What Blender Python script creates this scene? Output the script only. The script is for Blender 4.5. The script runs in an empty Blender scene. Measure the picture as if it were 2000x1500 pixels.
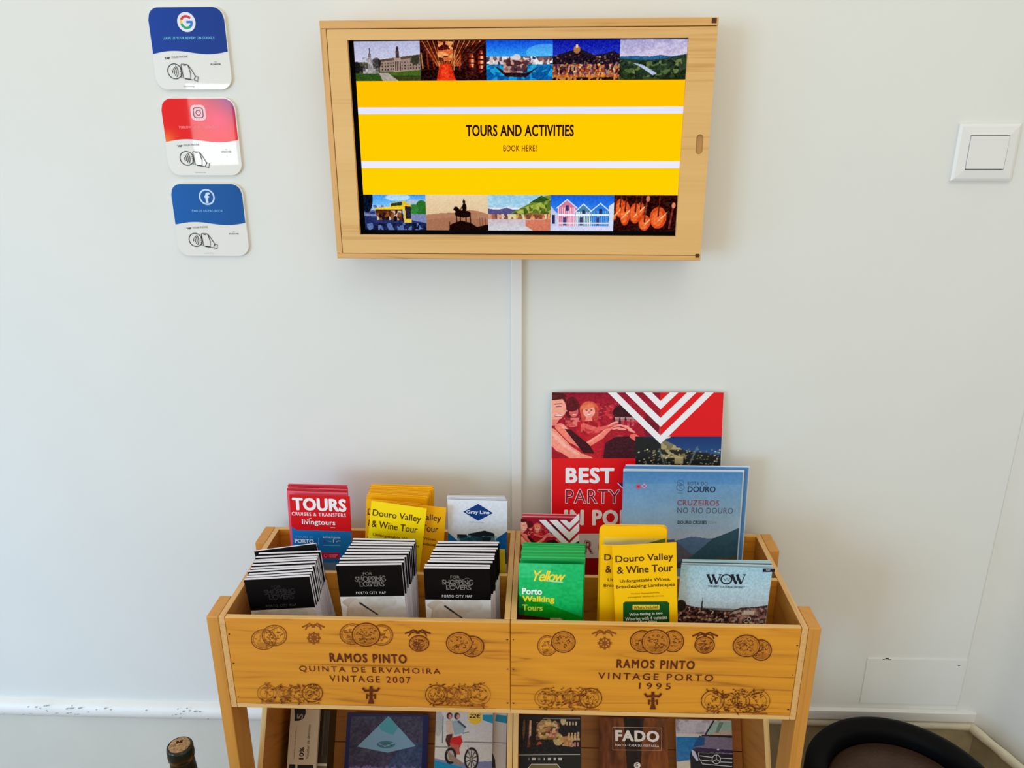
import bpy, bmesh, math, random
import numpy as np
from mathutils import Vector, Matrix, Euler

SC = bpy.context.scene
COL = SC.collection
H = 1.52                      # camera height over the floor
# ---------------------------------------------------------------- camera
FPX, PITCH, YAW, ROLL = 1533.27, 0.3352, -0.0355, -0.0028
cy, sy, cp, sp = math.cos(YAW), math.sin(YAW), math.cos(PITCH), math.sin(PITCH)
F_ = Vector((sy*cp, cy*cp, -sp)); R0 = Vector((cy, -sy, 0)); U0 = R0.cross(F_)
cr_, sr_ = math.cos(ROLL), math.sin(ROLL)
R_ = cr_*R0 + sr_*U0; U_ = cr_*U0 - sr_*R0
cd = bpy.data.cameras.new('camera'); cam = bpy.data.objects.new('camera', cd); COL.objects.link(cam)
cd.lens = FPX/2000*36; cd.sensor_width = 36; cd.clip_start = 0.02
M = Matrix((R_, U_, -F_)).transposed().to_4x4(); M.translation = Vector((0, 0, H)); cam.matrix_world = M
SC.camera = cam
# ---------------------------------------------------------------- world, lights, exposure
w = bpy.data.worlds.new('world'); SC.world = w; w.use_nodes = True
bg = w.node_tree.nodes['Background']; bg.inputs[0].default_value = (1.0, 0.922, 0.765, 1); bg.inputs[1].default_value = 0.94
SC.view_settings.view_transform = 'Standard'; SC.view_settings.look = 'None'
SC.view_settings.exposure = 0.06; SC.view_settings.gamma = 1.0; SC.view_settings.use_curve_mapping = False
def area(name, loc, target, sx, sy_, power, color):
    l = bpy.data.lights.new(name, 'AREA'); l.shape = 'RECTANGLE'; l.size = sx; l.size_y = sy_; l.energy = power; l.color = color
    o = bpy.data.objects.new(name, l); COL.objects.link(o); o.location = loc
    o.rotation_euler = (Vector(target)-Vector(loc)).to_track_quat('-Z', 'Y').to_euler(); return o
area('window_daylight', (-3.6, -3.2, 1.65), (0.0, 1.2, 0.85), 1.5, 1.7, 82, (0.36, 0.68, 1.0))
area('low_blue_fill', (-2.3, -0.1, 0.75), (-0.75, 1.27, 0.30), 0.9, 1.0, 3.6, (0.03, 0.42, 1.0)).data.spread = 1.5  # unseen blue fill, added to tint the lower left wall
area('door_pane_daylight', (-1.78, -1.9, 1.45), (-0.5, 1.27, 1.5), 0.22, 0.42, 3.0, (0.9, 0.95, 1.0))
area('overhead_warm_fill', (0.35, -0.35, 3.1), (0.1, 0.9, 1.0), 0.9, 0.9, 5, (1.0, 0.94, 0.86))  # added warm fill from overhead, no known fixture

# ---------------------------------------------------------------- helpers
def ray(px, py): return F_ + R_*((px-1000)/FPX) - U_*((py-750)/FPX)
def at(px, py, Y):                      # point of the vertical plane at depth Y, world coordinates
    q = ray(px, py); q = q*(Y/q.y); q.z += H; return q
def zz(z): return z + H
def s2l(c):
    c = np.asarray(c, float)/255.0
    return np.where(c <= 0.04045, c/12.92, ((c+0.055)/1.055)**2.4)
_m = {}
def mat(rgb, rough=0.5, metal=0.0, emit=False, name=None, spec=0.25):
    k = (tuple(rgb), rough, metal, emit, spec)
    if k in _m: return _m[k]
    m = bpy.data.materials.new(name or 'paint'); m.use_nodes = True; nt = m.node_tree; b = nt.nodes['Principled BSDF']
    c = [*map(float, s2l(rgb)), 1]
    if emit:
        b.inputs['Base Color'].default_value = (0, 0, 0, 1); b.inputs['Emission Color'].default_value = c; b.inputs['Emission Strength'].default_value = 1.0
        spec = 0.0
    else: b.inputs['Base Color'].default_value = c
    b.inputs['Roughness'].default_value = rough; b.inputs['Metallic'].default_value = metal
    b.inputs['Specular IOR Level'].default_value = spec
    _m[k] = m; return m
def attr_mat(name, emit, rough=0.45, coat=0.0, spec=0.2):
    m = bpy.data.materials.new(name); m.use_nodes = True; nt = m.node_tree; b = nt.nodes['Principled BSDF']
    a = nt.nodes.new('ShaderNodeAttribute'); a.attribute_name = 'Col'
    if emit:
        b.inputs['Base Color'].default_value = (0, 0, 0, 1); nt.links.new(a.outputs['Color'], b.inputs['Emission Color']); b.inputs['Emission Strength'].default_value = 1.0; b.inputs['Specular IOR Level'].default_value = 0.0
    else: nt.links.new(a.outputs['Color'], b.inputs['Base Color'])
    b.inputs['Specular IOR Level'].default_value = 0.0 if emit else spec; b.inputs['Roughness'].default_value = rough; b.inputs['Coat Weight'].default_value = coat; b.inputs['Coat Roughness'].default_value = 0.03
    return m
M_PRINT = attr_mat('printed_ink', False); M_SCREEN = attr_mat('screen_pixels', True); M_ACRYL = attr_mat('acrylic_print', False, 0.4, 0.40, 0.05)

def noise_mat(name, base, rough, scale, amount, bump, detail=4, strech=(1, 1, 1)):
    m = bpy.data.materials.new(name); m.use_nodes = True; nt = m.node_tree; b = nt.nodes['Principled BSDF']; L = nt.links.new
    tc = nt.nodes.new('ShaderNodeTexCoord'); mp = nt.nodes.new('ShaderNodeMapping'); mp.inputs['Scale'].default_value = strech
    L(tc.outputs['Object'], mp.inputs[0])
    n = nt.nodes.new('ShaderNodeTexNoise'); n.inputs['Scale'].default_value = scale; n.inputs['Detail'].default_value = detail; L(mp.outputs[0], n.inputs['Vector'])
    r = nt.nodes.new('ShaderNodeValToRGB'); c = s2l(base)
    r.color_ramp.elements[0].position = 0.3; r.color_ramp.elements[1].position = 0.7
    r.color_ramp.elements[0].color = (*map(float, c*(1-amount)), 1); r.color_ramp.elements[1].color = (*map(float, np.minimum(c*(1+amount), 1)), 1)
    L(n.outputs['Fac'], r.inputs[0]); L(r.outputs[0], b.inputs['Base Color'])
    bp = nt.nodes.new('ShaderNodeBump'); bp.inputs['Strength'].default_value = bump; bp.inputs['Distance'].default_value = 0.002
    n2 = nt.nodes.new('ShaderNodeTexNoise'); n2.inputs['Scale'].default_value = scale*8; n2.inputs['Detail'].default_value = 3; L(mp.outputs[0], n2.inputs['Vector'])
    L(n2.outputs['Fac'], bp.inputs['Height']); L(bp.outputs[0], b.inputs['Normal'])
    b.inputs['Roughness'].default_value = rough
    return m

def wood(name, light, dark, axis='X', seed=0.0, freq=1.0, contrast=1.0, rough=0.5, cathedral=True):
    m = bpy.data.materials.new(name); m.use_nodes = True; nt = m.node_tree; b = nt.nodes['Principled BSDF']; L = nt.links.new
    tc = nt.nodes.new('ShaderNodeTexCoord'); mp = nt.nodes.new('ShaderNodeMapping')
    st = {'X': (1.1, 14, 14), 'Y': (14, 1.1, 14), 'Z': (14, 14, 1.1)}[axis]
    mp.inputs['Scale'].default_value = [q*freq for q in st]; mp.inputs['Location'].default_value = (seed, seed*1.7, seed*0.6)
    L(tc.outputs['Object'], mp.inputs[0])
    # broad figure
    n1 = nt.nodes.new('ShaderNodeTexNoise'); n1.inputs['Scale'].default_value = 1.0; n1.inputs['Detail'].default_value = 2.5; n1.inputs['Distortion'].default_value = 0.5
    L(mp.outputs[0], n1.inputs['Vector'])
    mul = nt.nodes.new('ShaderNodeMath'); mul.operation = 'MULTIPLY'; mul.inputs[1].default_value = 17.0 if cathedral else 6.0; L(n1.outputs['Fac'], mul.inputs[0])
    sn = nt.nodes.new('ShaderNodeMath'); sn.operation = 'PINGPONG'; sn.inputs[1].default_value = 1.0; L(mul.outputs[0], sn.inputs[0])
    # fine fibres
    mp2 = nt.nodes.new('ShaderNodeMapping'); st2 = {'X': (6, 260, 260), 'Y': (260, 6, 260), 'Z': (260, 260, 6)}[axis]
    mp2.inputs['Scale'].default_value = st2; L(tc.outputs['Object'], mp2.inputs[0])
    n2 = nt.nodes.new('ShaderNodeTexNoise'); n2.inputs['Scale'].default_value = 1.0; n2.inputs['Detail'].default_value = 3; L(mp2.outputs[0], n2.inputs['Vector'])
    ad = nt.nodes.new('ShaderNodeMath'); ad.operation = 'MULTIPLY_ADD'; ad.inputs[1].default_value = 0.55; L(sn.outputs[0], ad.inputs[0])
    m3 = nt.nodes.new('ShaderNodeMath'); m3.operation = 'MULTIPLY'; m3.inputs[1].default_value = 0.75; L(n2.outputs['Fac'], m3.inputs[0]); L(m3.outputs[0], ad.inputs[2])
    r = nt.nodes.new('ShaderNodeValToRGB'); r.color_ramp.elements[0].position = 0.12; r.color_ramp.elements[1].position = 0.95
    l = s2l(light); d = s2l(dark); mid = (l+d)/2
    l2 = mid+(l-mid)*contrast; d2 = mid+(d-mid)*contrast
    r.color_ramp.elements[0].color = (*map(float, d2), 1); r.color_ramp.elements[1].color = (*map(float, l2), 1)
    e = r.color_ramp.elements.new(0.45); e.color = (*map(float, mid*0.35+l2*0.65), 1)
    L(ad.outputs[0], r.inputs[0]); L(r.outputs[0], b.inputs['Base Color'])
    bp = nt.nodes.new('ShaderNodeBump'); bp.inputs['Strength'].default_value = 0.15; bp.inputs['Distance'].default_value = 0.001
    L(n2.outputs['Fac'], bp.inputs['Height']); L(bp.outputs[0], b.inputs['Normal'])
    b.inputs['Roughness'].default_value = rough
    return m

W_CRATE = wood('crate_wood', (220, 148, 40), (146, 76, 10), 'X', 0.3, 1.0, 1.0)
W_CRATE2 = wood('crate_wood_striped', (220, 148, 36), (134, 66, 8), 'X', 4.1, 1.25, 1.15)
W_SIDE = wood('crate_side_wood', (196, 130, 52), (142, 82, 24), 'Y', 1.3, 1.0, 1.0)
W_PALE = wood('pale_edge_wood', (226, 184, 118), (186, 138, 72), 'X', 2.0, 2.0, 1.0)
W_PALEZ = wood('pale_end_grain', (222, 184, 116), (190, 146, 78), 'Z', 2.0, 2.0, 1.0)
W_PALEY = wood('pale_rim_wood', (222, 176, 112), (180, 130, 70), 'Y', 2.6, 2.0, 1.0)
W_LEG = wood('leg_wood', (208, 146, 62), (180, 116, 40), 'Z', 5.0, 0.8, 1.0, 0.45)
W_BACK = wood('lower_plank_wood', (196, 128, 44), (140, 80, 18), 'X', 7.7, 1.1, 1.1)
W_PLY = wood('pale_plywood', (226, 182, 114), (190, 136, 62), 'X', 9.1, 0.55, 1.0, 0.42, False)
W_PLYR = wood('cabinet_rail_wood', (218, 168, 98), (176, 122, 58), 'X', 3.1, 1.6, 1.0, 0.45)
W_PLYRZ = wood('cabinet_rail_upright', (218, 168, 98), (182, 128, 62), 'Z', 3.1, 1.6, 1.0, 0.45)

def link(name, me, parent=None, m=None):
    o = bpy.data.objects.new(name, me); COL.objects.link(o)
    if parent is not None: o.parent = parent
    if m is not None and me is not None and not me.materials: me.materials.append(m)
    return o
def bm_mesh(bm, name):
    me = bpy.data.meshes.new(name); bm.normal_update(); bm.to_mesh(me); bm.free(); return me
def bx(bm, x0, x1, y0, y1, z0, z1, bev=0.0):
    t = bmesh.new(); bmesh.ops.create_cube(t, size=1)
    for v in t.verts: v.co = Vector(((x0+x1)/2+v.co.x*(x1-x0), (y0+y1)/2+v.co.y*(y1-y0), (z0+z1)/2+v.co.z*(z1-z0)))
    if bev > 0: bmesh.ops.bevel(t, geom=t.edges[:], offset=bev, segments=2, affect='EDGES', profile=0.5)
    tm = bpy.data.meshes.new('t'); t.to_mesh(tm); t.free(); bm.from_mesh(tm); bpy.data.meshes.remove(tm)
def box(name, parent, m, x0, x1, y0, y1, z0, z1, bev=0.0):
    bm = bmesh.new(); bx(bm, x0, x1, y0, y1, z0, z1, bev); return link(name, bm_mesh(bm, name), parent, m)
def edge_mat(o, m2, dirs):
    o.data.materials.append(m2)
    for p in o.data.polygons:
        if any(p.normal.dot(Vector(d)) > .6 for d in dirs): p.material_index = 1
    return o
def smooth(me, on=True):
    me.polygons.foreach_set('use_smooth', [on]*len(me.polygons))
def lathe(name, prof, seg, parent, m, sm=True):
    bm = bmesh.new(); rings = []
    for r, z in prof:
        if r < 1e-6: rings.append([bm.verts.new((0, 0, z))])
        else: rings.append([bm.verts.new((r*math.cos(2*math.pi*i/seg), r*math.sin(2*math.pi*i/seg), z)) for i in range(seg)])
    for a, b in zip(rings, rings[1:]):
        for i in range(seg):
            j = (i+1) % seg
            if len(a) == 1 and len(b) == 1: continue
            if len(a) == 1: bm.faces.new((a[0], b[i], b[j]))
            elif len(b) == 1: bm.faces.new((a[i], a[j], b[0]))
            else: bm.faces.new((a[i], a[j], b[j], b[i]))
    bmesh.ops.recalc_face_normals(bm, faces=bm.faces)
    me = bm_mesh(bm, name)
    if sm: smooth(me)
    return link(name, me, parent, m)
def thing(name, label, cat, loc=(0, 0, 0), group=None):
    o = bpy.data.objects.new(name, None); COL.objects.link(o); o.location = loc; o.empty_display_size = 0.02
    tag(o, label, cat, group); return o
def tag(o, label, cat, group=None):
    o['label'] = label; o['category'] = cat
    if group: o['group'] = group
    return o
def struct(o): o['kind'] = 'structure'; return o

# ---- text outlines from Blender's built-in font, fitted to a box
_t = {}
def glyph(body, bold=0.0, space=1.0, shear=0.0):
    k = (body, bold, space, shear)
    if k in _t: return _t[k]
    c = bpy.data.curves.new('txt', 'FONT'); c.body = body; c.space_character = space; c.resolution_u = 3; c.size = 1.0; c.shear = shear
    o = bpy.data.objects.new('txt', c); COL.objects.link(o)
    dg = bpy.context.evaluated_depsgraph_get(); me = o.evaluated_get(dg).to_mesh()
    v = np.array([(q.co.x, q.co.y) for q in me.vertices]); f = [tuple(p.vertices) for p in me.polygons]
    o.evaluated_get(dg).to_mesh_clear(); bpy.data.objects.remove(o); bpy.data.curves.remove(c)
    lo = v.min(0); hi = v.max(0); lay = np.zeros(len(v))
    if bold > 0:
        b = bold*1.25; n = len(v); vs, fs, ls = [], [], []
        for i, (dx, dy) in enumerate(((-b, 0), (b, 0), (0, b*.7), (0, -b*.7), (-b*.7, b*.6), (b*.7, -b*.6), (-b*.7, -b*.6), (b*.7, b*.6))):
            vs.append(v+np.array((dx, dy))); fs += [tuple(q+n*i for q in p) for p in f]; ls.append(np.full(n, i*0.000004))
        v = np.vstack(vs); f = fs; lay = np.concatenate(ls); lo = v.min(0); hi = v.max(0)
    v = (v-lo)/(hi-lo); v = np.column_stack([v, lay])
    _t[k] = (v, f); return _t[k]

class Flat:
    """flat print: coloured shapes just in front of a surface, local u (right), z (up); m maps photo points to u, z"""
    def __init__(s, m=None, emit=False, base=0.0002, rough=0.4):
        s.v = []; s.f = []; s.mi = []; s.mats = []; s.k = base; s.m = m; s.emit = emit; s.rough = rough; s.dk = 0.00004
    def mid(s, rgb):
        mm = mat(rgb, s.rough, 0, s.emit, 'ink')
        if mm not in s.mats: s.mats.append(mm)
        return s.mats.index(mm)
    def add(s, pts, faces, rgb, step=True):
        if step: s.k += s.dk
        n = len(s.v); s.v += [(p[0], -s.k-(p[2] if len(p) > 2 else 0), p[1]) for p in pts]; i = s.mid(rgb)
        for f in faces: s.f.append(tuple(n+q for q in f)); s.mi.append(i)
    def P(s, pts): return [s.m(*p) for p in pts] if s.m else pts
    def poly(s, pts, rgb, step=True): s.add(s.P(pts), [tuple(range(len(pts)))], rgb, step)
    def rect(s, x0, y0, x1, y1, rgb): s.poly([(x0, y0), (x1, y0), (x1, y1), (x0, y1)], rgb)
    def ell(s, x, y, rx, ry, rgb, n=28, a0=0, a1=2*math.pi): s.poly([(x+rx*math.cos(a0+(a1-a0)*i/n), y+ry*math.sin(a0+(a1-a0)*i/n)) for i in range(n)], rgb)
    def ribbon(s, pts, wd, rgb, closed=False):
        n = len(pts); o = []
        for i in range(n):
            a = pts[(i-1) % n] if (closed or i > 0) else pts[i]; b = pts[(i+1) % n] if (closed or i < n-1) else pts[i]
            dx, dy = b[0]-a[0], b[1]-a[1]; L = math.hypot(dx, dy) or 1; nx, ny = -dy/L*wd/2, dx/L*wd/2
            o += [(pts[i][0]+nx, pts[i][1]+ny), (pts[i][0]-nx, pts[i][1]-ny)]
        fs = [(2*i, 2*i+1, (2*i+3) % (2*n), (2*i+2) % (2*n)) for i in range(n if closed else n-1)]
        s.add(s.P(o), fs, rgb)
    def ring(s, x, y, rx, ry, wd, rgb, n=36, a0=0, a1=2*math.pi):
        full = abs(a1-a0-2*math.pi) < 1e-6
        s.ribbon([(x+rx*math.cos(a0+(a1-a0)*i/(n if full else n-1)), y+ry*math.sin(a0+(a1-a0)*i/(n if full else n-1))) for i in range(n)], wd, rgb, full)
    def text(s, body, x0, x1, ym, h, rgb, bold=0.0, space=1.0, slope=0.0, shear=0.0):
        """text fitted between x0..x1 about the mid height ym (photo points); slope: ym change left to right"""
        v, f = glyph(body, bold, space, shear)
        xc = (x0+x1)/2; pts = []
        if s.m:
            a = s.m(x0, ym-slope/2); b = s.m(x1, ym+slope/2); t = s.m(xc, ym-h/2); d = s.m(xc, ym+h/2); hh = abs(t[1]-d[1]); 
            ang = 0 if slope == 0 else math.atan2(b[1]-a[1], b[0]-a[0]); cx, cz = (a[0]+b[0])/2, (a[1]+b[1])/2; ww = math.hypot(b[0]-a[0], b[1]-a[1]) if slope else b[0]-a[0]
        else: cx, cz, ww, hh, ang = xc, ym, x1-x0, h, slope
        ca, sa = math.cos(ang), math.sin(ang)
        for q in v:
            X, Z = (q[0]-.5)*ww, (q[1]-.5)*hh; pts.append((cx+X*ca-Z*sa, cz+X*sa+Z*ca, q[2]))
        s.add(pts, f, rgb)
    def build(s, name, parent, y=0.0):
        if not s.v: return None
        me = bpy.data.meshes.new(name); me.from_pydata([(a, b+y, c) for a, b, c in s.v], [], s.f)
        for mm in s.mats: me.materials.append(mm)
        me.polygons.foreach_set('material_index', s.mi); me.update()
        return link(name, me, parent)

class Cv:
    """small painted picture, 0..1 coordinates with y downwards"""
    def __init__(s, w, h, rgb=(128, 128, 128)):
        s.w, s.h = w, h; s.a = np.zeros((h, w, 3)); s.a[:] = rgb
        s.Y, s.X = np.mgrid[0:h, 0:w]; s.X = (s.X+.5)/w; s.Y = (s.Y+.5)/h; s.rng = np.random.RandomState(w*31+h)
    def put(s, mask, rgb, al=1.0):
        k = (np.clip(mask.astype(float), 0, 1)*al)[..., None]; s.a = s.a*(1-k)+np.array(rgb, float)*k; return s
    def grad(s, y0, y1, c0, c1, x0=0, x1=1):
        t = np.clip((s.Y-y0)/(y1-y0), 0, 1)[..., None]; k = ((s.Y >= y0) & (s.Y <= y1) & (s.X >= x0) & (s.X <= x1))[..., None]
        s.a = np.where(k, np.array(c0)*(1-t)+np.array(c1)*t, s.a); return s
    def rect(s, x0, y0, x1, y1, rgb, al=1.0): return s.put((s.X >= x0) & (s.X <= x1) & (s.Y >= y0) & (s.Y <= y1), rgb, al)
    def ell(s, x, y, rx, ry, rgb, al=1.0, rot=0.0):
        c, n = math.cos(rot), math.sin(rot); dx, dy = s.X-x, s.Y-y; u = (dx*c+dy*n)/rx; v = (-dx*n+dy*c)/ry
        d = np.sqrt(u*u+v*v); return s.put(np.clip((1-d)*min(rx*s.w, ry*s.h)+.5, 0, 1), rgb, al)
    def poly(s, pts, rgb, al=1.0):
        ins = np.zeros(s.X.shape, bool); n = len(pts)
        for i in range(n):
            x1, y1 = pts[i]; x2, y2 = pts[(i+1) % n]
            if y1 == y2: continue
            c = ((y1 > s.Y) != (y2 > s.Y)) & (s.X < (x2-x1)*(s.Y-y1)/(y2-y1)+x1); ins ^= c
        return s.put(ins, rgb, al)
    def line(s, x1, y1, x2, y2, wd, rgb, al=1.0):
        ax, ay = (s.X-x1)*s.w, (s.Y-y1)*s.h; bx_, by_ = (x2-x1)*s.w, (y2-y1)*s.h
        t = np.clip((ax*bx_+ay*by_)/(bx_*bx_+by_*by_+1e-9), 0, 1); d = np.hypot(ax-t*bx_, ay-t*by_)
        return s.put(np.clip(wd*s.w/2-d+.5, 0, 1), rgb, al)
    def path(s, pts, wd, rgb, al=1.0):
        for a, b in zip(pts, pts[1:]): s.line(*a, *b, wd, rgb, al)
        return s
    def nz(s, cx, cy):
        g = s.rng.rand(cy+2, cx+2); x = s.X*cx; y = s.Y*cy; i = x.astype(int); j = y.astype(int); fx = x-i; fy = y-j
        fx = fx*fx*(3-2*fx); fy = fy*fy*(3-2*fy)
        return (g[j, i]*(1-fx)+g[j, i+1]*fx)*(1-fy)+(g[j+1, i]*(1-fx)+g[j+1, i+1]*fx)*fy
    def noise(s, cx, cy, amt, mask=None):
        n = (s.nz(cx, cy)-.5)*2*amt; 
        if mask is not None: n = n*mask
        s.a = s.a+n[..., None]; return s
    def tex(s, mask, cols, cx, cy, al=1.0):
        if cx < 12:                                   # soft patches
            n = np.clip(s.nz(cx, cy)*.65+s.nz(cx*3, cy*3)*.35, 0, .999)*(len(cols)-1); i = n.astype(int); f = (n-i)[..., None]; P = np.array(cols, float)
            k = (mask.astype(float)*al)[..., None]; s.a = s.a*(1-k)+(P[i]*(1-f)+P[np.minimum(i+1, len(cols)-1)]*f)*k; return s
        wx = (s.nz(cx, cy)-.5)*1.3; wy = (s.nz(cx, cy)-.5)*1.3; g = s.rng.randint(0, len(cols), (cy+6, cx+6))
        i = np.clip(s.X*cx+wx+2, 0, cx+5).astype(int); j = np.clip(s.Y*cy+wy+2, 0, cy+5).astype(int); q = g[j, i]
        for k, c in enumerate(cols): s.put(mask & (q == k), c, al)
        return s
    def box_(s, x0, y0, x1, y1): return (s.X >= x0) & (s.X <= x1) & (s.Y >= y0) & (s.Y <= y1)
    def under(s, pts):
        xs, ys = zip(*pts); return s.Y > np.interp(s.X, xs, ys)
    def build(s, name, parent, corners, m, y):
        """corners: TL TR BR BL as (u, z)"""
        w_, h_ = s.w, s.h; TL, TR, BR, BL = [np.array(c) for c in corners]
        u = np.linspace(0, 1, w_)[None, :, None]; v = np.linspace(0, 1, h_)[:, None, None]
        P = (TL*(1-u)+TR*u)*(1-v)+(BL*(1-u)+BR*u)*v
        co = np.zeros((h_, w_, 3)); co[..., 0] = P[..., 0]; co[..., 2] = P[..., 1]; co[..., 1] = y
        idx = np.arange(h_*w_).reshape(h_, w_); q = np.stack([idx[1:, :-1], idx[1:, 1:], idx[:-1, 1:], idx[:-1, :-1]], -1).reshape(-1, 4)
        me = bpy.data.meshes.new(name); me.vertices.add(h_*w_); me.vertices.foreach_set('co', co.ravel().astype(np.float32))
        n = len(q); me.loops.add(n*4); me.loops.foreach_set('vertex_index', q.ravel().astype(np.int32))
        me.polygons.add(n); me.polygons.foreach_set('loop_start', np.arange(0, n*4, 4, dtype=np.int32)); me.update(calc_edges=True)
        at_ = me.color_attributes.new('Col', 'FLOAT_COLOR', 'POINT'); c = np.ones((h_*w_, 4), np.float32); c[:, :3] = s2l(np.clip(s.a, 0, 255)).reshape(-1, 3)
        at_.data.foreach_set('color', c.ravel()); me.materials.append(m)
        return link(name, me, parent)

CAMP = Vector((0, 0, H))
def pmap(Mw, yl=0.0):
    inv = Mw.inverted(); c = inv @ CAMP; r3 = inv.to_3x3()
    def m(px, py):
        d = r3 @ ray(px, py); t = (yl-c.y)/d.y; p = c+d*t; return (p.x, p.z)
    return m
def TR_(x, y, z): return Matrix.Translation((x, y, z))

# ================================================================ room
WY = 1.27
M_WALL = noise_mat('wall_paint', (223, 225, 221), 0.6, 5, 0.012, 0.12)
M_WALLR = noise_mat('side_wall_paint', (220, 220, 214), 0.6, 5, 0.02, 0.25)
M_DADO = noise_mat('grey_green_paint', (211, 209, 197), 0.6, 7, 0.03, 0.3)
M_TRIM = noise_mat('white_trim_paint', (232, 232, 228), 0.45, 14, 0.03, 0.25)
M_OLD = noise_mat('old_cream_paint', (214, 210, 190), 0.5, 16, 0.06, 0.5)
M_PVC = noise_mat('white_plastic', (226, 227, 226), 0.35, 6, 0.01, 0.02)
struct(box('floor', None, noise_mat('floor_board', (150, 120, 88), 0.45, 3, 0.2, 0.1, 5, (1, 8, 1)), -2.8, 1.6, -2.6, 1.45, -0.05, 0))
struct(box('wall_back', None, M_WALL, -2.8, 1.35, WY, WY+0.12, 0, 2.95))
# right wall runs towards the camera from the corner, slightly splayed
bm = bmesh.new()
cx_, dx_, dy_ = 0.868, 0.41, -1.0
pts = [(cx_, WY), (cx_+dx_*1.3, WY+dy_*1.3), (cx_+dx_*1.3+.12, WY+dy_*1.3), (cx_+.3, WY)]
vs = [bm.verts.new((x, y, z)) for z in (0, 2.95) for x, y in pts]
for i in range(4):
    j = (i+1) % 4; bm.faces.new((vs[i], vs[j], vs[4+j], vs[4+i]))
bm.faces.new(vs[:4]); bm.faces.new(vs[4:]); bmesh.ops.recalc_face_normals(bm, faces=bm.faces)
struct(link('wall_right', bm_mesh(bm, 'wall_right'), None, M_WALLR))
# plastered fillet in the corner
bm = bmesh.new(); prev = None; r = 0.045
dl = math.hypot(dx_, dy_); ux, uy = dx_/dl, dy_/dl
for k in range(9):
    t = k/8; a = Vector((cx_-r, WY-.0005, 0)); b = Vector((cx_, WY, 0)); c = Vector((cx_+ux*r, WY+uy*r, 0)); p = a*(1-t)**2+b*2*t*(1-t)+c*t*t
    cur = [bm.verts.new((p.x, p.y, z)) for z in (zz(-1.146), 2.95)]
    if prev: bm.faces.new((prev[0], cur[0], cur[1], prev[1]))
    prev = cur
me = bm_mesh(bm, 'trim'); smooth(me); struct(link('trim_1', me, None, M_WALLR))
# painted ledge left of the stand (lumpy old paint), lower wall below it
bm = bmesh.new(); random.seed(3); n = 70; prof = [(0, .004), (-.010, .002), (-.016, -.004), (-.018, -.014), (-.016, -.026), (-.006, -.031), (0, -.031)]
rings = []
for i in range(n+1):
    x = -2.0+i*(2.0-0.05)/n; j = random.uniform(-.0012, .0012)
    rings.append([bm.verts.new((x, WY+a*(1+j*60), zz(-1.136)+b+j+0.0006*math.sin(x*9))) for a, b in prof])
for a, b in zip(rings, rings[1:]):
    for q in range(len(prof)-1): bm.faces.new((a[q], b[q], b[q+1], a[q+1]))
bmesh.ops.recalc_face_normals(bm, faces=bm.faces)
me = bm_mesh(bm, 'trim'); smooth(me); struct(link('trim_2', me, None, M_TRIM))
bm = bmesh.new()
for k in range(46):
    x0 = random.choice((random.uniform(-1.03, -.86), random.uniform(-.74, -.66), random.uniform(-1.1, -.6))); zc = zz(-1.136)+random.choice((random.uniform(-.006, .002), random.uniform(-.024, -.004))); bx(bm, x0, x0+random.uniform(.0012, .0045), WY-.0188, WY-.0165, zc, zc+random.uniform(.0006, .0016))
o = link('chips', bm_mesh(bm, 'chips'), bpy.data.objects['trim_2'], mat((176, 178, 176), .8)); o['kind'] = 'stuff'
struct(box('baseboard_back', None, M_DADO, -2.8, .35, WY-0.004, WY, 0, zz(-1.160)))
struct(box('baseboard_right', None, noise_mat('stained_olive_shaded', (150, 138, 108), 0.7, 22, 0.16, 0.5), .352, cx_+.03, WY-0.004, WY, 0, zz(-1.150)))  # stained olive paint, with the stand's shadow mixed into its colour
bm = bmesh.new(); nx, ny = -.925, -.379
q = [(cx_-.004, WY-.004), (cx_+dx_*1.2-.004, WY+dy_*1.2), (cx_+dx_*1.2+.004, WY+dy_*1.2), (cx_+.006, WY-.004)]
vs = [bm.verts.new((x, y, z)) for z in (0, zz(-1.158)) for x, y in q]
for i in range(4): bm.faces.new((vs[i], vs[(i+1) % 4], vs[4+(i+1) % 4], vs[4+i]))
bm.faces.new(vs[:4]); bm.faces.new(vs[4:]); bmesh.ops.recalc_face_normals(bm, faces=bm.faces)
struct(link('baseboard_side', bm_mesh(bm, 'baseboard_side'), None, bpy.data.materials['stained_olive_shaded']))
# rounded bead under the cable trunking, turning along the right wall
def bead(name, a, b, rad, m):
    bm = bmesh.new(); a = Vector(a); b = Vector(b); d = (b-a).normalized(); s = d.cross(Vector((0, 0, 1))); rings = []
    for t in np.linspace(0, 1, 26):
        p = a.lerp(b, t); q = 1+.12*math.sin(t*37)*math.sin(t*11)
        rings.append([bm.verts.new(p+s*rad*q*math.sin(k*math.pi/7)*.8-Vector((0, 0, 1))*rad*q*math.cos(k*math.pi/7)) for k in range(8)])
    for u, v in zip(rings, rings[1:]):
        for k in range(7): bm.faces.new((u[k], v[k], v[k+1], u[k+1]))
    bmesh.ops.recalc_face_normals(bm, faces=bm.faces); me = bm_mesh(bm, name); smooth(me); return struct(link(name, me, None, m))
bead('trim_3', (0.30, WY-.002, zz(-1.140)), (cx_-.008, WY-.002, zz(-1.145)), 0.0095, M_OLD)
bead('trim_4', (cx_-.012, WY-.004, zz(-1.146)), (cx_+dx_*.35, WY+dy_*.35, zz(-1.170)), 0.0105, M_OLD)
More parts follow.
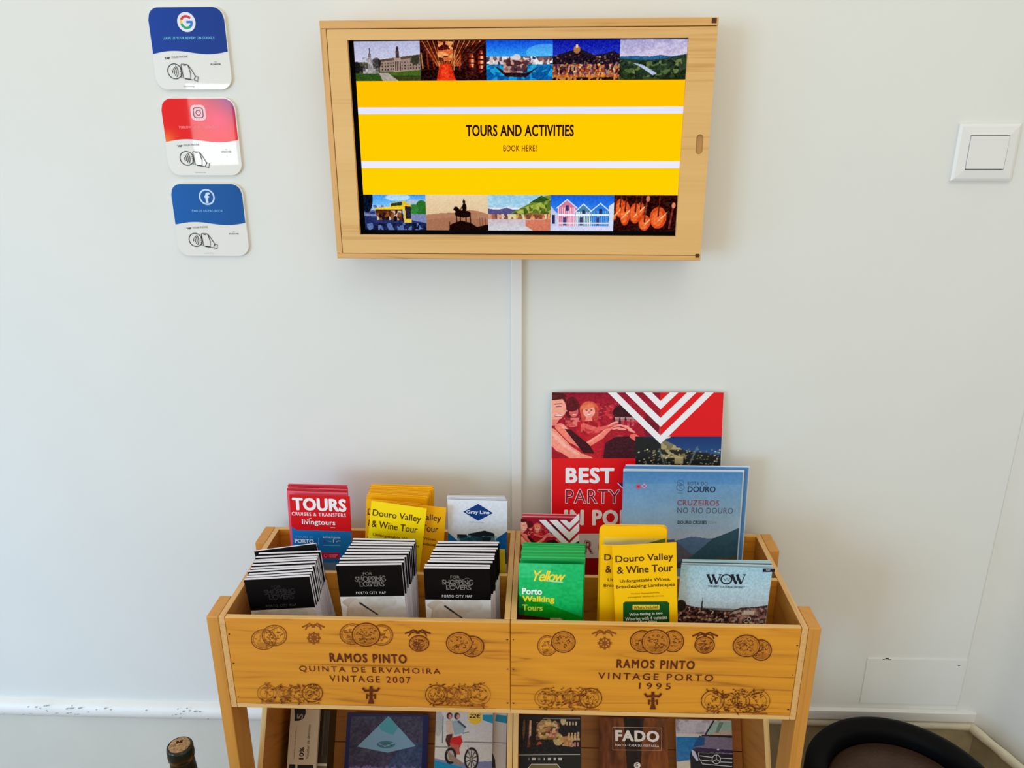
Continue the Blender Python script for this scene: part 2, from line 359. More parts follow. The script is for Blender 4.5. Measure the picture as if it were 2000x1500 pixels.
# flat cover plate painted over, low on the wall at the right
o = struct(box('trim_5', None, M_WALL, 0.634, 0.824, WY-.0016, WY, zz(-1.098), zz(-0.991), .0015))
bm = bmesh.new()
for x, z, w_, h_ in ((.668, -.9905, .006, .0015), (.674, -.9925, .005, .0012), (.663, -.9925, .004, .0012), (.806, -1.003, .004, .0014), (.868-.004, -1.128, .004, .003)):
    bx(bm, x, x+w_, WY-.0022, WY-.0012, zz(z)-h_, zz(z))
link('chip', bm_mesh(bm, 'chip'), o, mat((70, 62, 50), .8))

# cable trunking along the wall behind the stand (right) and upright conduit below the cabinet
t = thing('cable_trunking', 'horizontal white square cable trunking low on wall right of stand', 'trunking', (0.4, WY, zz(-1.1195)))
box('trunking_cover', t, M_PVC, -0.42, 0.457, -.0110, 0.0, -.0105, .0105, .0012)
t = thing('cable_conduit', 'vertical white cable conduit from the boxed screen down behind the stand', 'conduit', (-0.0365, WY, zz(-0.66)))
box('conduit_base', t, M_PVC, -.0100, .0095, -.0030, 0, -.449, .44)
box('conduit_cover', t, M_PVC, -.0090, .0085, -.0120, -.0030, -.449, .44, .0012)

# light switch
sw = thing('light_switch', 'square white light switch on the wall at far right', 'switch', tuple(at(1930, 298, WY)))
m = pmap(sw.matrix_world if False else TR_(*sw.location), -.008)
P = [m(1874, 242), m(1996, 241), m(1979, 354), m(1861, 354)]
u0 = (P[0][0]+P[3][0])/2; u1 = (P[1][0]+P[2][0])/2; z1 = (P[0][1]+P[1][1])/2; z0 = (P[2][1]+P[3][1])/2
bm = bmesh.new()
i0, i1, k0, k1 = u0+.0165, u1-.0165, z0+.0165, z1-.0165
o_ = [(u0, 0, z0), (u1, 0, z0), (u1, 0, z1), (u0, 0, z1)]; a_ = [(u0+.004, -.0075, z0+.004), (u1-.004, -.0075, z0+.004), (u1-.004, -.0075, z1-.004), (u0+.004, -.0075, z1-.004)]
b_ = [(i0, -.0095, k0), (i1, -.0095, k0), (i1, -.0095, k1), (i0, -.0095, k1)]; c_ = [(i0, -.003, k0), (i1, -.003, k0), (i1, -.003, k1), (i0, -.003, k1)]
R4 = [[bm.verts.new(p) for p in q] for q in (o_, [(x, -.005, z) for x, _, z in o_], a_, b_, c_)]
for a, b in zip(R4, R4[1:]):
    for i in range(4): bm.faces.new((a[i], a[(i+1) % 4], b[(i+1) % 4], b[i]))
bmesh.ops.recalc_face_normals(bm, faces=bm.faces)
link('switch_plate', bm_mesh(bm, 'switch_plate'), sw, M_PVC)
o = box('rocker', sw, M_PVC, i0+.0008, i1-.0008, -.011, -.002, k0+.0018, k1-.0008, .0008); o.rotation_euler = (math.radians(1.0), 0, 0)

# ================================================================ screen in its wooden wall box
TVM = TR_(-0.0336, 1.262, zz(-0.0472)) @ Matrix.Rotation(-0.0190, 4, 'Z')
YF = -0.067
m = pmap(TVM, YF)
def avg(a, b): return (a+b)/2
q = [m(624, 42), m(1403.6, 31.5), m(1368.8, 508), m(658, 506)]
U0, U1, Z1, Z0 = avg(q[0][0], q[3][0]), avg(q[1][0], q[2][0]), avg(q[0][1], q[1][1]), avg(q[2][1], q[3][1])
q = [m(677.7, 79.8), m(1345.5, 71.4), m(1320, 460.8), m(702.4, 460)]
C0, C1, D1, D0 = avg(q[0][0], q[3][0]), avg(q[1][0], q[2][0]), avg(q[0][1], q[1][1]), avg(q[2][1], q[3][1])
tv = thing('screen_cabinet', 'shallow pale wooden wall box with sliding frame around the screen', 'cabinet'); tv.matrix_world = TVM
box('top_rail', tv, W_PLYR, U0, U1, YF, 0, Z1-.0105, Z1, .0008)
box('bottom_rail', tv, W_PLYR, U0, U1, YF, 0, Z0, Z0+.0075, .0008)
box('side_rail', tv, W_PLYRZ, U0, U0+.0085, YF+.0003, 0, Z0+.0078, Z1-.0108, .0006)
box('side_rail', tv, W_PLYRZ, U1-.0085, U1, -.058, 0, Z0+.0078, Z1-.0108, .0006)
box('back_board', tv, W_PLYR, U0+.009, U1-.009, -.006, 0, Z0+.008, Z1-.011)
# sliding door panel, real opening and finger slot
bm = bmesh.new(); a0, a1, e0, e1 = U0+.0094, U1-.0002, Z0+.0084, Z1-.0114; yf = YF+.0010; yb = YF+.0085
bx(bm, a0, C0, yf, yb, e0, e1); bx(bm, C1, a1, yf, yb, e0, e1); bx(bm, C0, C1, yf, yb, D1, e1); bx(bm, C0, C1, yf, yb, e0, D0)
me = bm_mesh(bm, 'sliding_door'); me.materials.append(W_PLY)
door = link('sliding_door', me, tv)
s1 = m(1367, 270); s2 = m(1366, 294)
bm = bmesh.new(); lo = []; hi = []
for i in range(24):
    a = 2*math.pi*i/24; cz = s1[1] if math.sin(a) > 0 else s2[1]
    x = (s1[0]+s2[0])/2+.0052*math.cos(a); z = cz+.0052*math.sin(a)
    lo.append(bm.verts.new((x, yf-.002, z))); hi.append(bm.verts.new((x, yf+.0035, z)))
bm.faces.new(lo); bm.faces.new(hi[::-1])
for i in range(24): bm.faces.new((lo[i], hi[i], hi[(i+1) % 24], lo[(i+1) % 24]))
bmesh.ops.recalc_face_normals(bm, faces=bm.faces)
cut = link('cut', bm_mesh(bm, 'cut')); door.parent = None
md = door.modifiers.new('b', 'BOOLEAN'); md.operation = 'DIFFERENCE'; md.object = cut; md.solver = 'EXACT'; md.use_self = True
dg = bpy.context.evaluated_depsgraph_get(); nm = bpy.data.meshes.new_from_object(door.evaluated_get(dg)); door.modifiers.clear()
if len(nm.polygons) > 20: door.data = nm
bpy.data.objects.remove(cut); door.parent = tv; door.data.name = 'sliding_door'
fl = Flat(None, base=0.0); cxs = (s1[0]+s2[0])/2
fl.add([(cxs+.0054*math.cos(2*math.pi*i/24), (s1[1] if math.sin(2*math.pi*i/24) > 0 else s2[1])+.0054*math.sin(2*math.pi*i/24)) for i in range(24)], [tuple(range(24))], (186, 142, 84))
fl.build('finger_slot', tv, yf+.0034)
for px, py, rr in ((1395, 40, .0032), (1362, 499.5, .0026)):
    u, z = m(px, py); box('pin', tv, mat((84, 40, 22), .4), u-rr, u+rr, YF-.0008, YF+.002, z-rr, z+rr)

YS = YF+0.0145
mon = thing('monitor', 'flat screen showing yellow tours and activities page inside the wooden box', 'screen'); mon.matrix_world = TVM
ms = pmap(TVM, YS)
q = [ms(693, 82), ms(1344.4, 75), ms(1321.6, 450.6), ms(712, 450)]
s0, s1_, t1, t0 = avg(q[0][0], q[3][0]), avg(q[1][0], q[2][0]), avg(q[0][1], q[1][1]), avg(q[2][1], q[3][1])
box('bezel', mon, mat((2, 2, 3), .6, spec=.05), s0-.020, s1_+.012, YS, -.012, t0-.018, t1+.012, .002)
def row(py): return ms(1016, py)[1]
fl = Flat(None, emit=True, base=0.0)
def R(x0, z0, x1, z1, c): fl.add([(x0, z0), (x1, z0), (x1, z1), (x0, z1)], [(0, 1, 2, 3)], c)
zA, zB, zC, zD, zE, zF = row(157), row(209), row(222.5), row(315), row(328.5), row(380.7)
R(s0, zF, s1_, zA, (255, 200, 0)); R(s0, zB, s1_, zA, (255, 190, 0)); R(s0, zC, s1_, zB, (226, 226, 248)); R(s0, zE, s1_, zD, (232, 230, 252)); R(s0, zF, s1_, zE, (255, 204, 0))
scr = fl.build('display_panel', mon, YS)
fl = Flat(ms, emit=True, base=0.0004)
fl.text('TOURS AND ACTIVITIES', 910, 1121, 255, 23, (40, 14, 22), .028, 1.04)
fl.text('BOOK HERE!', 983, 1048, 289.6, 12, (110, 40, 8), .012, 1.1)
fl.build('lettering', mon, YS)

def pic_palace(c):
    c.grad(0, .55, (176, 178, 212), (200, 200, 222)); c.rect(0, .52, 1, 1, (60, 66, 40))
    c.poly([(.38, .48), (1, .36), (1, .78), (.38, .76)], (150, 128, 116)); c.poly([(.38, .46), (1, .33), (1, .40), (.38, .52)], (88, 70, 62))
    for i in range(14):
        x = .41+i*.043
        for j in range(3): c.rect(x, .54+.075*j-.08*(x-.38), x+.018, .585+.075*j-.08*(x-.38), (52, 40, 40) if j else (86, 66, 60))
    c.poly([(.60, .40), (.70, .40), (.70, .76), (.60, .76)], (170, 146, 130)); c.rect(.63, .24, .68, .42, (70, 56, 56)); c.ell(.655, .2, .02, .07, (60, 50, 52))
    for x in (.615, .64, .665, .69): c.rect(x, .5, x+.01, .74, (60, 44, 42))
    c.ell(.33, .55, .07, .14, (34, 34, 30)); c.ell(.92, .47, .07, .12, (60, 56, 44)); c.ell(.03, .66, .06, .15, (22, 22, 26)); c.ell(.13, .7, .06, .08, (30, 26, 30))
    c.rect(.20, .42, .27, .76, (158, 152, 156)); c.rect(.21, .3, .255, .45, (122, 112, 118)); c.rect(.228, .16, .242, .32, (70, 60, 72)); c.rect(.16, .68, .31, .76, (190, 186, 190)); c.rect(.12, .75, .36, .81, (150, 146, 146))
    c.tex(c.box_(.12, .4, .36, .82), [(96, 84, 90), (206, 202, 206)], 30, 16, .35)
    c.rect(0, .8, 1, 1, (46, 78, 24)); c.poly([(.36, .79), (.50, .79), (.66, 1), (.42, 1)], (168, 158, 146)); c.poly([(.5, .79), (1, .72), (1, .86), (.58, .9)], (64, 96, 26)); c.poly([(.55, .86), (1, .86), (1, 1), (.66, 1)], (54, 60, 24)); c.noise(60, 40, 14)
def pic_cellar(c):
    c.rect(0, 0, 1, 1, (34, 8, 6)); cx = .38
    for i in range(26):
        a = i/25; x = a*1.0; t = abs(x-cx)
        c.line(x, 0, cx+(x-cx)*.35, .62, .012+.012*t, (214, 122, 62) if i % 2 else (120, 34, 14), .85)
    for i in range(12):
        x = .02+i*.085; c.line(x, .2+.3*abs(x-cx), x+.02*(1 if x < cx else -1), .75-.2*abs(x-cx), .02, (236, 168, 92) if i % 3 == 0 else (170, 50, 18), .7)
    c.ell(cx, .2, .12, .2, (170, 54, 26), .7); c.tex(c.box_(.28, .02, .50, .5), [(220, 110, 50), (60, 10, 8), (250, 180, 110)], 12, 14, .8)
    c.poly([(.30, .58), (.46, .58), (.54, 1), (.24, 1)], (206, 44, 16)); c.poly([(.34, .6), (.42, .6), (.44, 1), (.30, 1)], (240, 70, 30), .7)
    c.poly([(.62, .2), (1, .0), (1, 1), (.62, 1)], (40, 8, 8), .75)
    for x, y, ry in ((.78, .52, .2), (.92, .52, .28)):
        c.ell(x, y, .045, ry, (150, 40, 18)); c.ell(x+.01, y, .02, ry*.8, (232, 168, 120))
        for k in range(4): c.rect(x-.05, y-ry+.1+k*.12, x+.06, y-ry+.14+k*.12, (70, 12, 8))
    c.poly([(0, .75), (.26, .7), (.2, 1), (0, 1)], (28, 6, 6)); c.noise(50, 40, 26)
def pic_river(c):
    c.grad(0, .55, (12, 70, 214), (60, 190, 240)); c.ell(.9, .3, .3, .2, (120, 214, 244), .45)
    c.put(c.under([(0, .42), (.2, .40), (.35, .44), (.5, .38), (.6, .42), (.8, .4), (1, .42)]) & (c.Y < .62), (120, 100, 104))
    c.tex(c.box_(0, .40, 1, .6), [(206, 190, 190), (96, 74, 84), (230, 226, 226), (140, 96, 88), (60, 50, 70)], 30, 12); c.path([(.6, .5), (.8, .42), (1, .4)], .01, (30, 60, 120))
    c.grad(.6, 1, (20, 140, 200), (8, 90, 170)); c.tex(c.box_(0, .6, 1, 1), [(40, 180, 220), (10, 90, 160), (6, 60, 120)], 20, 14, .55)
    c.poly([(.12, .62), (.3, .78), (.6, .82), (.78, .66), (.82, .62), (.74, .72), (.6, .92), (.3, .9), (.2, .76)], (34, 16, 22)); c.tex(c.box_(.26, .48, .62, .8), [(150, 90, 80), (60, 26, 30), (206, 150, 130), (90, 40, 40)], 22, 12, .9)
    c.ell(.46, .42, .06, .08, (212, 206, 214), .9); c.noise(60, 40, 14)
def pic_night(c):
    c.grad(0, .5, (12, 20, 150), (40, 60, 200)); hill = [(0, .42), (.12, .34), (.3, .26), (.38, .18), (.46, .26), (.62, .38), (.78, .34), (.9, .28), (1, .36)]
    c.put(c.under(hill), (26, 16, 30)); c.ell(.36, .24, .05, .1, (180, 120, 70), .9); c.rect(.345, .12, .375, .2, (240, 210, 170))
    for i in range(140):
        x, y = c.rng.rand(), .35+.6*c.rng.rand()**.7; c.ell(x, y, .008+.01*c.rng.rand(), .014+.012*c.rng.rand(), [(255, 200, 110), (250, 140, 60), (255, 230, 190), (190, 90, 110)][i % 4], .4+.5*(y > .6))
    c.tex(c.box_(0, .60, 1, .92), [(200, 90, 40), (60, 20, 40), (250, 160, 80), (110, 50, 80), (255, 206, 150)], 34, 10, .6); c.rect(0, .86, 1, .92, (240, 130, 40), .5); c.tex(c.box_(0, .92, 1, 1), [(60, 24, 20), (20, 10, 14), (190, 120, 50)], 30, 6); c.noise(70, 50, 20)
def pic_valley(c):
    c.grad(0, .45, (140, 146, 200), (214, 200, 224)); c.tex(c.box_(0, 0, 1, .35), [(110, 120, 180), (226, 214, 232), (170, 160, 200), (240, 232, 240)], 7, 6, .6)
    c.put(c.under([(0, .42), (.2, .4), (.45, .42), (.6, .38), (.75, .42), (1, .36)]), (40, 96, 140)); c.put(c.under([(0, .46), (.3, .5), (.5, .5), (.7, .46), (1, .36)]), (42, 58, 50))
    c.tex(c.under([(0, .52), (.5, .55), (1, .42)]), [(30, 46, 24), (84, 108, 52), (22, 30, 22), (120, 132, 70), (44, 62, 36)], 16, 12, .8); c.poly([(.2, .58), (.34, .62), (.56, .84), (.5, .88), (.3, .66)], (176, 190, 214)); c.put(c.under([(0, .7), (.3, .95), (1, .8)]), (22, 36, 16), .6); c.noise(60, 40, 16)
def pic_bus(c):
    c.grad(0, .6, (60, 150, 236), (170, 222, 246)); c.ell(.55, .08, .2, .1, (214, 236, 250), .7); c.rect(0, .45, .3, .62, (70, 80, 140)); c.tex(c.box_(.0, .3, .35, .6), [(30, 50, 110), (170, 190, 220), (90, 100, 140)], 18, 12, .8)
    c.ell(.05, .1, .1, .4, (8, 16, 36)); c.rect(.7, .14, 1, .5, (170, 190, 214)); c.ell(.93, .38, .1, .22, (42, 110, 40)); c.ell(.8, .42, .08, .15, (50, 124, 50)); c.rect(0, .55, 1, 1, (120, 130, 176)); c.poly([(0, .6), (.5, .62), (1, .8), (1, 1), (0, 1)], (34, 46, 96))
    c.poly([(.18, .38), (.66, .30), (.66, .44), (.18, .46)], (240, 206, 40)); c.poly([(.43, .24), (.66, .18), (.76, .3), (.74, .74), (.64, .78), (.64, .34), (.43, .38)], (228, 190, 36)); c.poly([(.44, .25), (.62, .2), (.62, .3), (.44, .33)], (40, 60, 40)); c.poly([(.18, .42), (.62, .42), (.63, .74), (.2, .62)], (60, 22, 14)); c.tex(c.box_(.2, .45, .6, .72), [(150, 90, 40), (40, 16, 14), (240, 220, 200), (90, 40, 20)], 20, 8, .8)
    c.poly([(.66, .32), (.76, .34), (.75, .68), (.67, .7)], (40, 30, 50)); c.rect(.64, .68, .76, .78, (230, 196, 60)); c.ell(.5, .68, .03, .08, (16, 12, 18)); c.ell(.26, .6, .02, .06, (16, 12, 18)); c.tex(c.box_(0, .8, 1, 1), [(20, 30, 70), (110, 140, 200), (10, 14, 40)], 24, 8, .7); c.noise(60, 40, 16)
def pic_statue(c):
    c.grad(0, .6, (226, 206, 168), (220, 190, 150)); c.put(c.under([(0, .56), (.2, .52), (.4, .5), (.55, .5), (.7, .42), (.85, .46), (1, .54)]), (172, 122, 92)); c.put(c.under([(0, .7), (.4, .64), (1, .7)]), (158, 104, 78), .7); k = (22, 6, 4)
    c.poly([(.44, .42), (.46, .34), (.5, .33), (.55, .42), (.58, .46), (.68, .45), (.72, .5), (.72, .62), (.6, .64), (.52, .62), (.5, .5), (.47, .46)], k)
    for x, y in ((.49, .62), (.55, .63), (.64, .62), (.71, .60)): c.line(x, y-.05, x+.004, .79, .018, k)
    c.ell(.59, .53, .125, .10, k); c.ell(.62, .36, .035, .13, k); c.ell(.615, .2, .022, .05, k); c.rect(.605, .11, .622, .2, k); c.line(.58, .34, .56, .42, .014, k)
    c.put(c.under([(.0, 1.2), (.36, 1.1), (.38, .84), (.46, .78), (.56, .72), (.72, .78), (.82, .9), (1, .82)]) & (c.X > .36), k); c.line(.38, .76, .38, .9, .01, k)
    for x in (.86, .9, .95): c.line(x, .65, x+.01, .9, .006, (60, 26, 20))
    c.noise(50, 40, 7)
def pic_douro(c):
    c.grad(0, .4, (140, 196, 226), (230, 232, 236)); c.tex(c.box_(0, 0, .7, .36), [(236, 240, 246), (130, 190, 220), (210, 224, 236)], 6, 5, .7); c.put(c.under([(0, .38), (.15, .42), (.3, .36), (.42, .42), (.6, .44)]) & (c.X < .6), (84, 78, 130))
    c.put(c.under([(.28, .62), (.4, .48), (.6, .3), (.8, .08), (1, 0)]) & (c.X > .28), (110, 134, 40)); c.put(c.under([(.4, .5), (.62, .26), (.85, .02), (1, .16), (1, .0)]) & (c.Y < .22) & (c.X > .55), (44, 78, 26)); c.tex(c.under([(.3, .6), (.6, .34), (1, .12)]) & (c.Y < .6) & (c.X > .3), [(150, 172, 50), (84, 104, 40), (190, 190, 90), (50, 70, 30)], 20, 12, .7)
    c.rect(.6, .52, 1, .7, (196, 120, 66)); c.tex(c.box_(.0, .54, 1, .68), [(230, 170, 110), (110, 60, 50), (244, 220, 190), (170, 96, 60)], 26, 6, .8); c.grad(.68, 1, (196, 180, 190), (206, 208, 214)); c.poly([(.6, .7), (1, .68), (1, 1), (.72, 1), (.6, .86)], (206, 104, 70), .85); c.noise(40, 30, 12)
def pic_houses(c):
    c.grad(0, .6, (20, 90, 214), (60, 140, 236)); c.rect(0, .5, 1, 1, (196, 204, 226))
    for x0, x1, ap, col, st in ((.12, .40, .14, (206, 120, 150), (240, 210, 224)), (.40, .64, .26, (70, 130, 160), (226, 236, 240)), (.65, .92, .24, (40, 120, 210), (120, 180, 236))):
        mx = (x0+x1)/2; c.poly([(x0-.01, ap+.2), (mx, ap), (x1+.01, ap+.2), (x1, .86), (x0, .86)], col); n = 9
        for i in range(n): xa = x0+(x1-x0)*i/n; c.poly([(xa, .86), (xa, ap+.2), (xa+.012, ap+.2), (xa+.012, .86)], st)
        c.path([(x0-.02, ap+.22), (mx, ap-.01), (x1+.02, ap+.22)], .014, (232, 238, 250)); c.rect(mx-.02, ap+.14, mx+.025, ap+.3, (40, 50, 100)); c.rect(x0, .52, x1, .57, (230, 236, 246)); c.rect(mx-.06, .62, mx-.01, .84, (60, 60, 110)); c.rect(x0, .76, x1, .8, (224, 228, 244))
    c.poly([(0, .3), (.1, .5), (.1, .86), (0, .86)], (190, 196, 222)); c.poly([(.92, .3), (1, .2), (1, .9), (.93, .86)], (206, 216, 236)); c.rect(.03, .55, .07, .8, (40, 40, 80)); c.rect(0, .88, 1, 1, (206, 210, 240)); c.noise(50, 40, 10)
def pic_guitars(c):
    c.rect(0, 0, 1, 1, (38, 8, 6))
    for x, y, rx, ry, a in ((.10, .36, .07, .26, .1), (.18, .5, .08, .34, 0), (.34, .5, .09, .28, 0), (.42, .4, .06, .2, 0), (.49, .76, .09, .22, 0), (.7, .62, .13, .3, 0), (.02, .55, .03, .14, 0)):
        c.ell(x, y, rx, ry, (208, 74, 28)); c.ell(x-.01, y+.02, rx*.7, ry*.72, (236, 112, 50), .8); c.line(x, y-ry*.3, x+.015, max(0, y-ry-.35), .022, (86, 30, 18)); c.ell(x, y-ry*.2, .012, .04, (40, 10, 6)); c.ell(x+rx*.5, y-.02, .014, ry*.5, (250, 200, 150), .8, .5)
    c.line(.52, .12, .49, .6, .028, (120, 50, 36)); c.ell(.53, .1, .03, .08, (196, 120, 96)); c.line(.93, .25, .88, .9, .03, (120, 40, 34)); c.ell(.93, .28, .03, .08, (206, 130, 100)); c.noise(40, 30, 18)
W5 = (s1_-s0)/5
for i, fn in enumerate((pic_palace, pic_cellar, pic_river, pic_night, pic_valley)):
    c = Cv(150, 92); fn(c); c.build('picture', mon, [(s0+i*W5, t1), (s0+(i+1)*W5, t1), (s0+(i+1)*W5, zA), (s0+i*W5, zA)], M_SCREEN, YS-.0003)
for i, fn in enumerate((pic_bus, pic_statue, pic_douro, pic_houses, pic_guitars)):
    c = Cv(150, 84); fn(c); c.build('picture', mon, [(s0+i*W5, zF), (s0+(i+1)*W5, zF), (s0+(i+1)*W5, t0), (s0+i*W5, t0)], M_SCREEN, YS-.0003)

# ================================================================ acrylic tap cards
def rrect(w_, h_, r, n=8, x=0, z=0):
    o = []
    for cx, cz, a0 in ((w_-r, h_-r, 0), (r, h_-r, 90), (r, r, 180), (w_-r, r, 270)):
        for k in range(n+1): a = math.radians(a0+90*k/n); o.append((x+cx+r*math.cos(a), z+cz+r*math.sin(a)))
    return o
CW, CH, CRD = 0.1170, 0.1155, 0.018
M_CARD = mat((226, 226, 222), .25); M_CARD2 = None
def glossy(m):
    b = m.node_tree.nodes['Principled BSDF']; b.inputs['Coat Weight'].default_value = 0.6; b.inputs['Coat Roughness'].default_value = 0.02; return m
M_CARD = m_ = mat((224, 225, 222), .22, name='white_acrylic'); glossy(m_)
def card(x, z, label, kind):
    o = thing('tap_card', label, 'sign', (x, WY-.005, zz(z-CH)), 'phone tap cards on the wall')
    bm = bmesh.new(); pts = rrect(CW, CH, CRD); f = [bm.verts.new((a, 0, b)) for a, b in pts]; g = [bm.verts.new((a, .005, b)) for a, b in pts]
    bm.faces.new(f); bm.faces.new(g[::-1]); n = len(pts)
    for i in range(n): bm.faces.new((f[i], g[i], g[(i+1) % n], f[(i+1) % n]))
    bmesh.ops.recalc_face_normals(bm, faces=bm.faces); link('acrylic_plate', bm_mesh(bm, 'acrylic_plate'), o, M_CARD)
    # coloured upper field with a wavy lower edge
    def wave(u): t = u/CW; return CH*(1-.548)+CH*.035*math.sin(t*2*math.pi*0.95+.1)*(1.0)+CH*.02*math.cos(t*math.pi)*-1
    bmv = []; e = .0012; U = np.linspace(e, CW-e, 48)
    top = []
    for u in U:
        d = min(u-e, CW-e-u); r = CRD-e; zt = CH-e
        if d < r: zt = CH-e-r+math.sqrt(max(r*r-(r-d)**2, 0))
        top.append(zt)
    rows = 22; me = bpy.data.meshes.new('coloured_field'); vv = []; cc = []
    for j in range(rows+1):
        for u, zt in zip(U, top):
            z_ = wave(u)+(zt-wave(u))*j/rows; vv.append((u, -.0003, z_)); s_, t_ = u/CW, (CH-z_)/(CH*.55)
            if kind == 'insta':
                c0 = np.array((232, 16, 20.)); c1 = np.array((118, 10, 130.)); c2 = np.array((250, 10, 96.)); c3 = np.array((248, 120, 40.))
                k1 = np.clip((s_-.45)/.5, 0, 1)*np.clip(1-t_*1.25, 0, 1); k2 = np.exp(-((s_-.75)/.22)**2)*np.exp(-((t_-.55)/.4)**2); k3 = np.exp(-(s_/.16)**2-((1-t_)/.25)**2)
                c = c0*(1-k1)+c1*k1; c = c*(1-.75*k2)+c2*.75*k2; c = c*(1-k3)+c3*k3
            else:
                base = np.array((6, 62, 158.)) if kind == 'search' else np.array((4, 92, 174.)); c = base*(1-.12*s_)
            cc.append([*s2l(c), 1])
    n = len(U); me.from_pydata(vv, [], [(j*n+i, j*n+i+1, (j+1)*n+i+1, (j+1)*n+i) for j in range(rows) for i in range(n-1)])
    a = me.color_attributes.new('Col', 'FLOAT_COLOR', 'POINT'); a.data.foreach_set('color', np.array(cc, np.float32).ravel()); me.materials.append(M_ACRYL); link('coloured_field', me, o)
    A = lambda u, v: (u*CW, CH*(1-v))
    ink = (16, 18, 20)
    ic = Flat(A, base=.0006, rough=.2)
    if kind == 'search':
        ic.ell(.50, .185, .118, .118, (226, 230, 246)); r_ = .068
        ic.ring(.50, .185, r_, r_, .030, (214, 40, 40), 16, math.radians(200), math.radians(322)); ic.ring(.50, .185, r_, r_, .030, (236, 196, 70), 8, math.radians(160), math.radians(204)); ic.ring(.50, .185, r_, r_, .030, (30, 160, 100), 16, math.radians(50), math.radians(164)); ic.ring(.50, .185, r_, r_, .030, (40, 120, 220), 8, math.radians(0), math.radians(54)); ic.rect(.50, .170, .580, .198, (40, 120, 220))
    elif kind == 'insta':
        q = [(u*CW/CW, v) for u, v in [(p[0]/CW+.40, .29-p[1]/CH) for p in rrect(.20*CW, .20*CH, .06*CW)]]; ic.poly(q, (250, 196, 204))
        q = [(p[0]/CW+.437, .252-p[1]/CH) for p in rrect(.126*CW, .126*CH, .034*CW)]; ic.ribbon(q, .012, (70, 20, 60), True); ic.ring(.50, .19, .031, .031, .010, (70, 20, 60)); ic.ell(.535, .155, .007, .007, (70, 20, 60))
    else:
        ic.ring(.50, .185, .098, .098, .022, (186, 214, 246)); ic.text('f', .465, .545, .195, .145, (200, 224, 250), .03)
    ic.build('emblem', o)
    tx = Flat(A, base=.0008, rough=.2); lc = {'search': (120, 200, 250), 'insta': (250, 150, 160), 'face': (120, 190, 245)}[kind]
    body, a_, b_ = {'search': ('LEAVE US YOUR REVIEW ON GOOGLE', .17, .84), 'insta': ('FOLLOW US ON INSTAGRAM', .22, .76), 'face': ('FIND US ON FACEBOOK', .27, .70)}[kind]
    tx.m = None; Z = lambda v: CH*(1-v)
    def T(s_, x0, x1, v, h_, c, b=0.0, sp=1.0, sl=0.0): tx.text(s_, x0*CW, x1*CW, Z(v), h_*CH, c, b, sp, sl)
    T(body, a_, b_, .372, .030, lc, .01, 1.05)
    tx.build('title_lettering', o); tx = Flat(A, base=.0008, rough=.2); tx.m = None
    T('TAP', .155, .225, .615, .026, ink, .03, 1.0, .05); T('YOUR PHONE', .24, .46, .600, .024, (90, 92, 96), 0, 1.0, .06)
    tx.build('tap_lettering', o); tx = Flat(A, base=.0008, rough=.2); tx.m = None
    T('SCAN ME', .745, .88, .690, .018, (50, 52, 60), .02); T('OR', .80, .83, .662, .012, (90, 92, 96))
    tx.build('scan_lettering', o); tx = Flat(A, base=.0008, rough=.2); tx.m = None
    T('powered by', .36, .50, .962, .014, (90, 92, 96)); tx.build('maker_lettering', o)
    # contactless symbol, phone and hand drawn in outline (the square code is left out)
    ln = Flat(A, base=.0007, rough=.2)
    ln.ring(.265, .775, .092, .092, .010, ink)
    for k in range(4): ln.ring(.215, .775, .022+.024*k, .030+.024*k, .009, ink, 10, -.75, .75)
    ln.ribbon([(.355, .70), (.365, .685), (.435, .69), (.45, .71), (.47, .80), (.46, .87), (.37, .86), (.355, .70)], .008, ink); ln.ribbon([(.385, .70), (.42, .703)], .007, ink)
    ln.ribbon([(.45, .70), (.49, .76), (.525, .83), (.53, .85)], .008, ink); ln.ribbon([(.39, .868), (.44, .875), (.50, .882)], .008, ink); ln.ribbon([(.51, .87), (.53, .83), (.565, .845), (.55, .90), (.51, .885), (.51, .87)], .008, ink)
    for k in range(4): ln.ribbon([(.352, .74+.03*k), (.338, .748+.03*k), (.355, .765+.03*k)], .008, ink)
    ln.build('tap_symbol', o)
card(-0.5874, 0.1471, 'topmost blue card with a multicoloured G emblem and tap symbol', 'search')
card(-0.5868, 0.0199, 'middle red and purple card with a camera emblem, between two blue cards', 'insta')
card(-0.5902, -0.1078, 'lowest blue card with a white letter f in a ring', 'face')

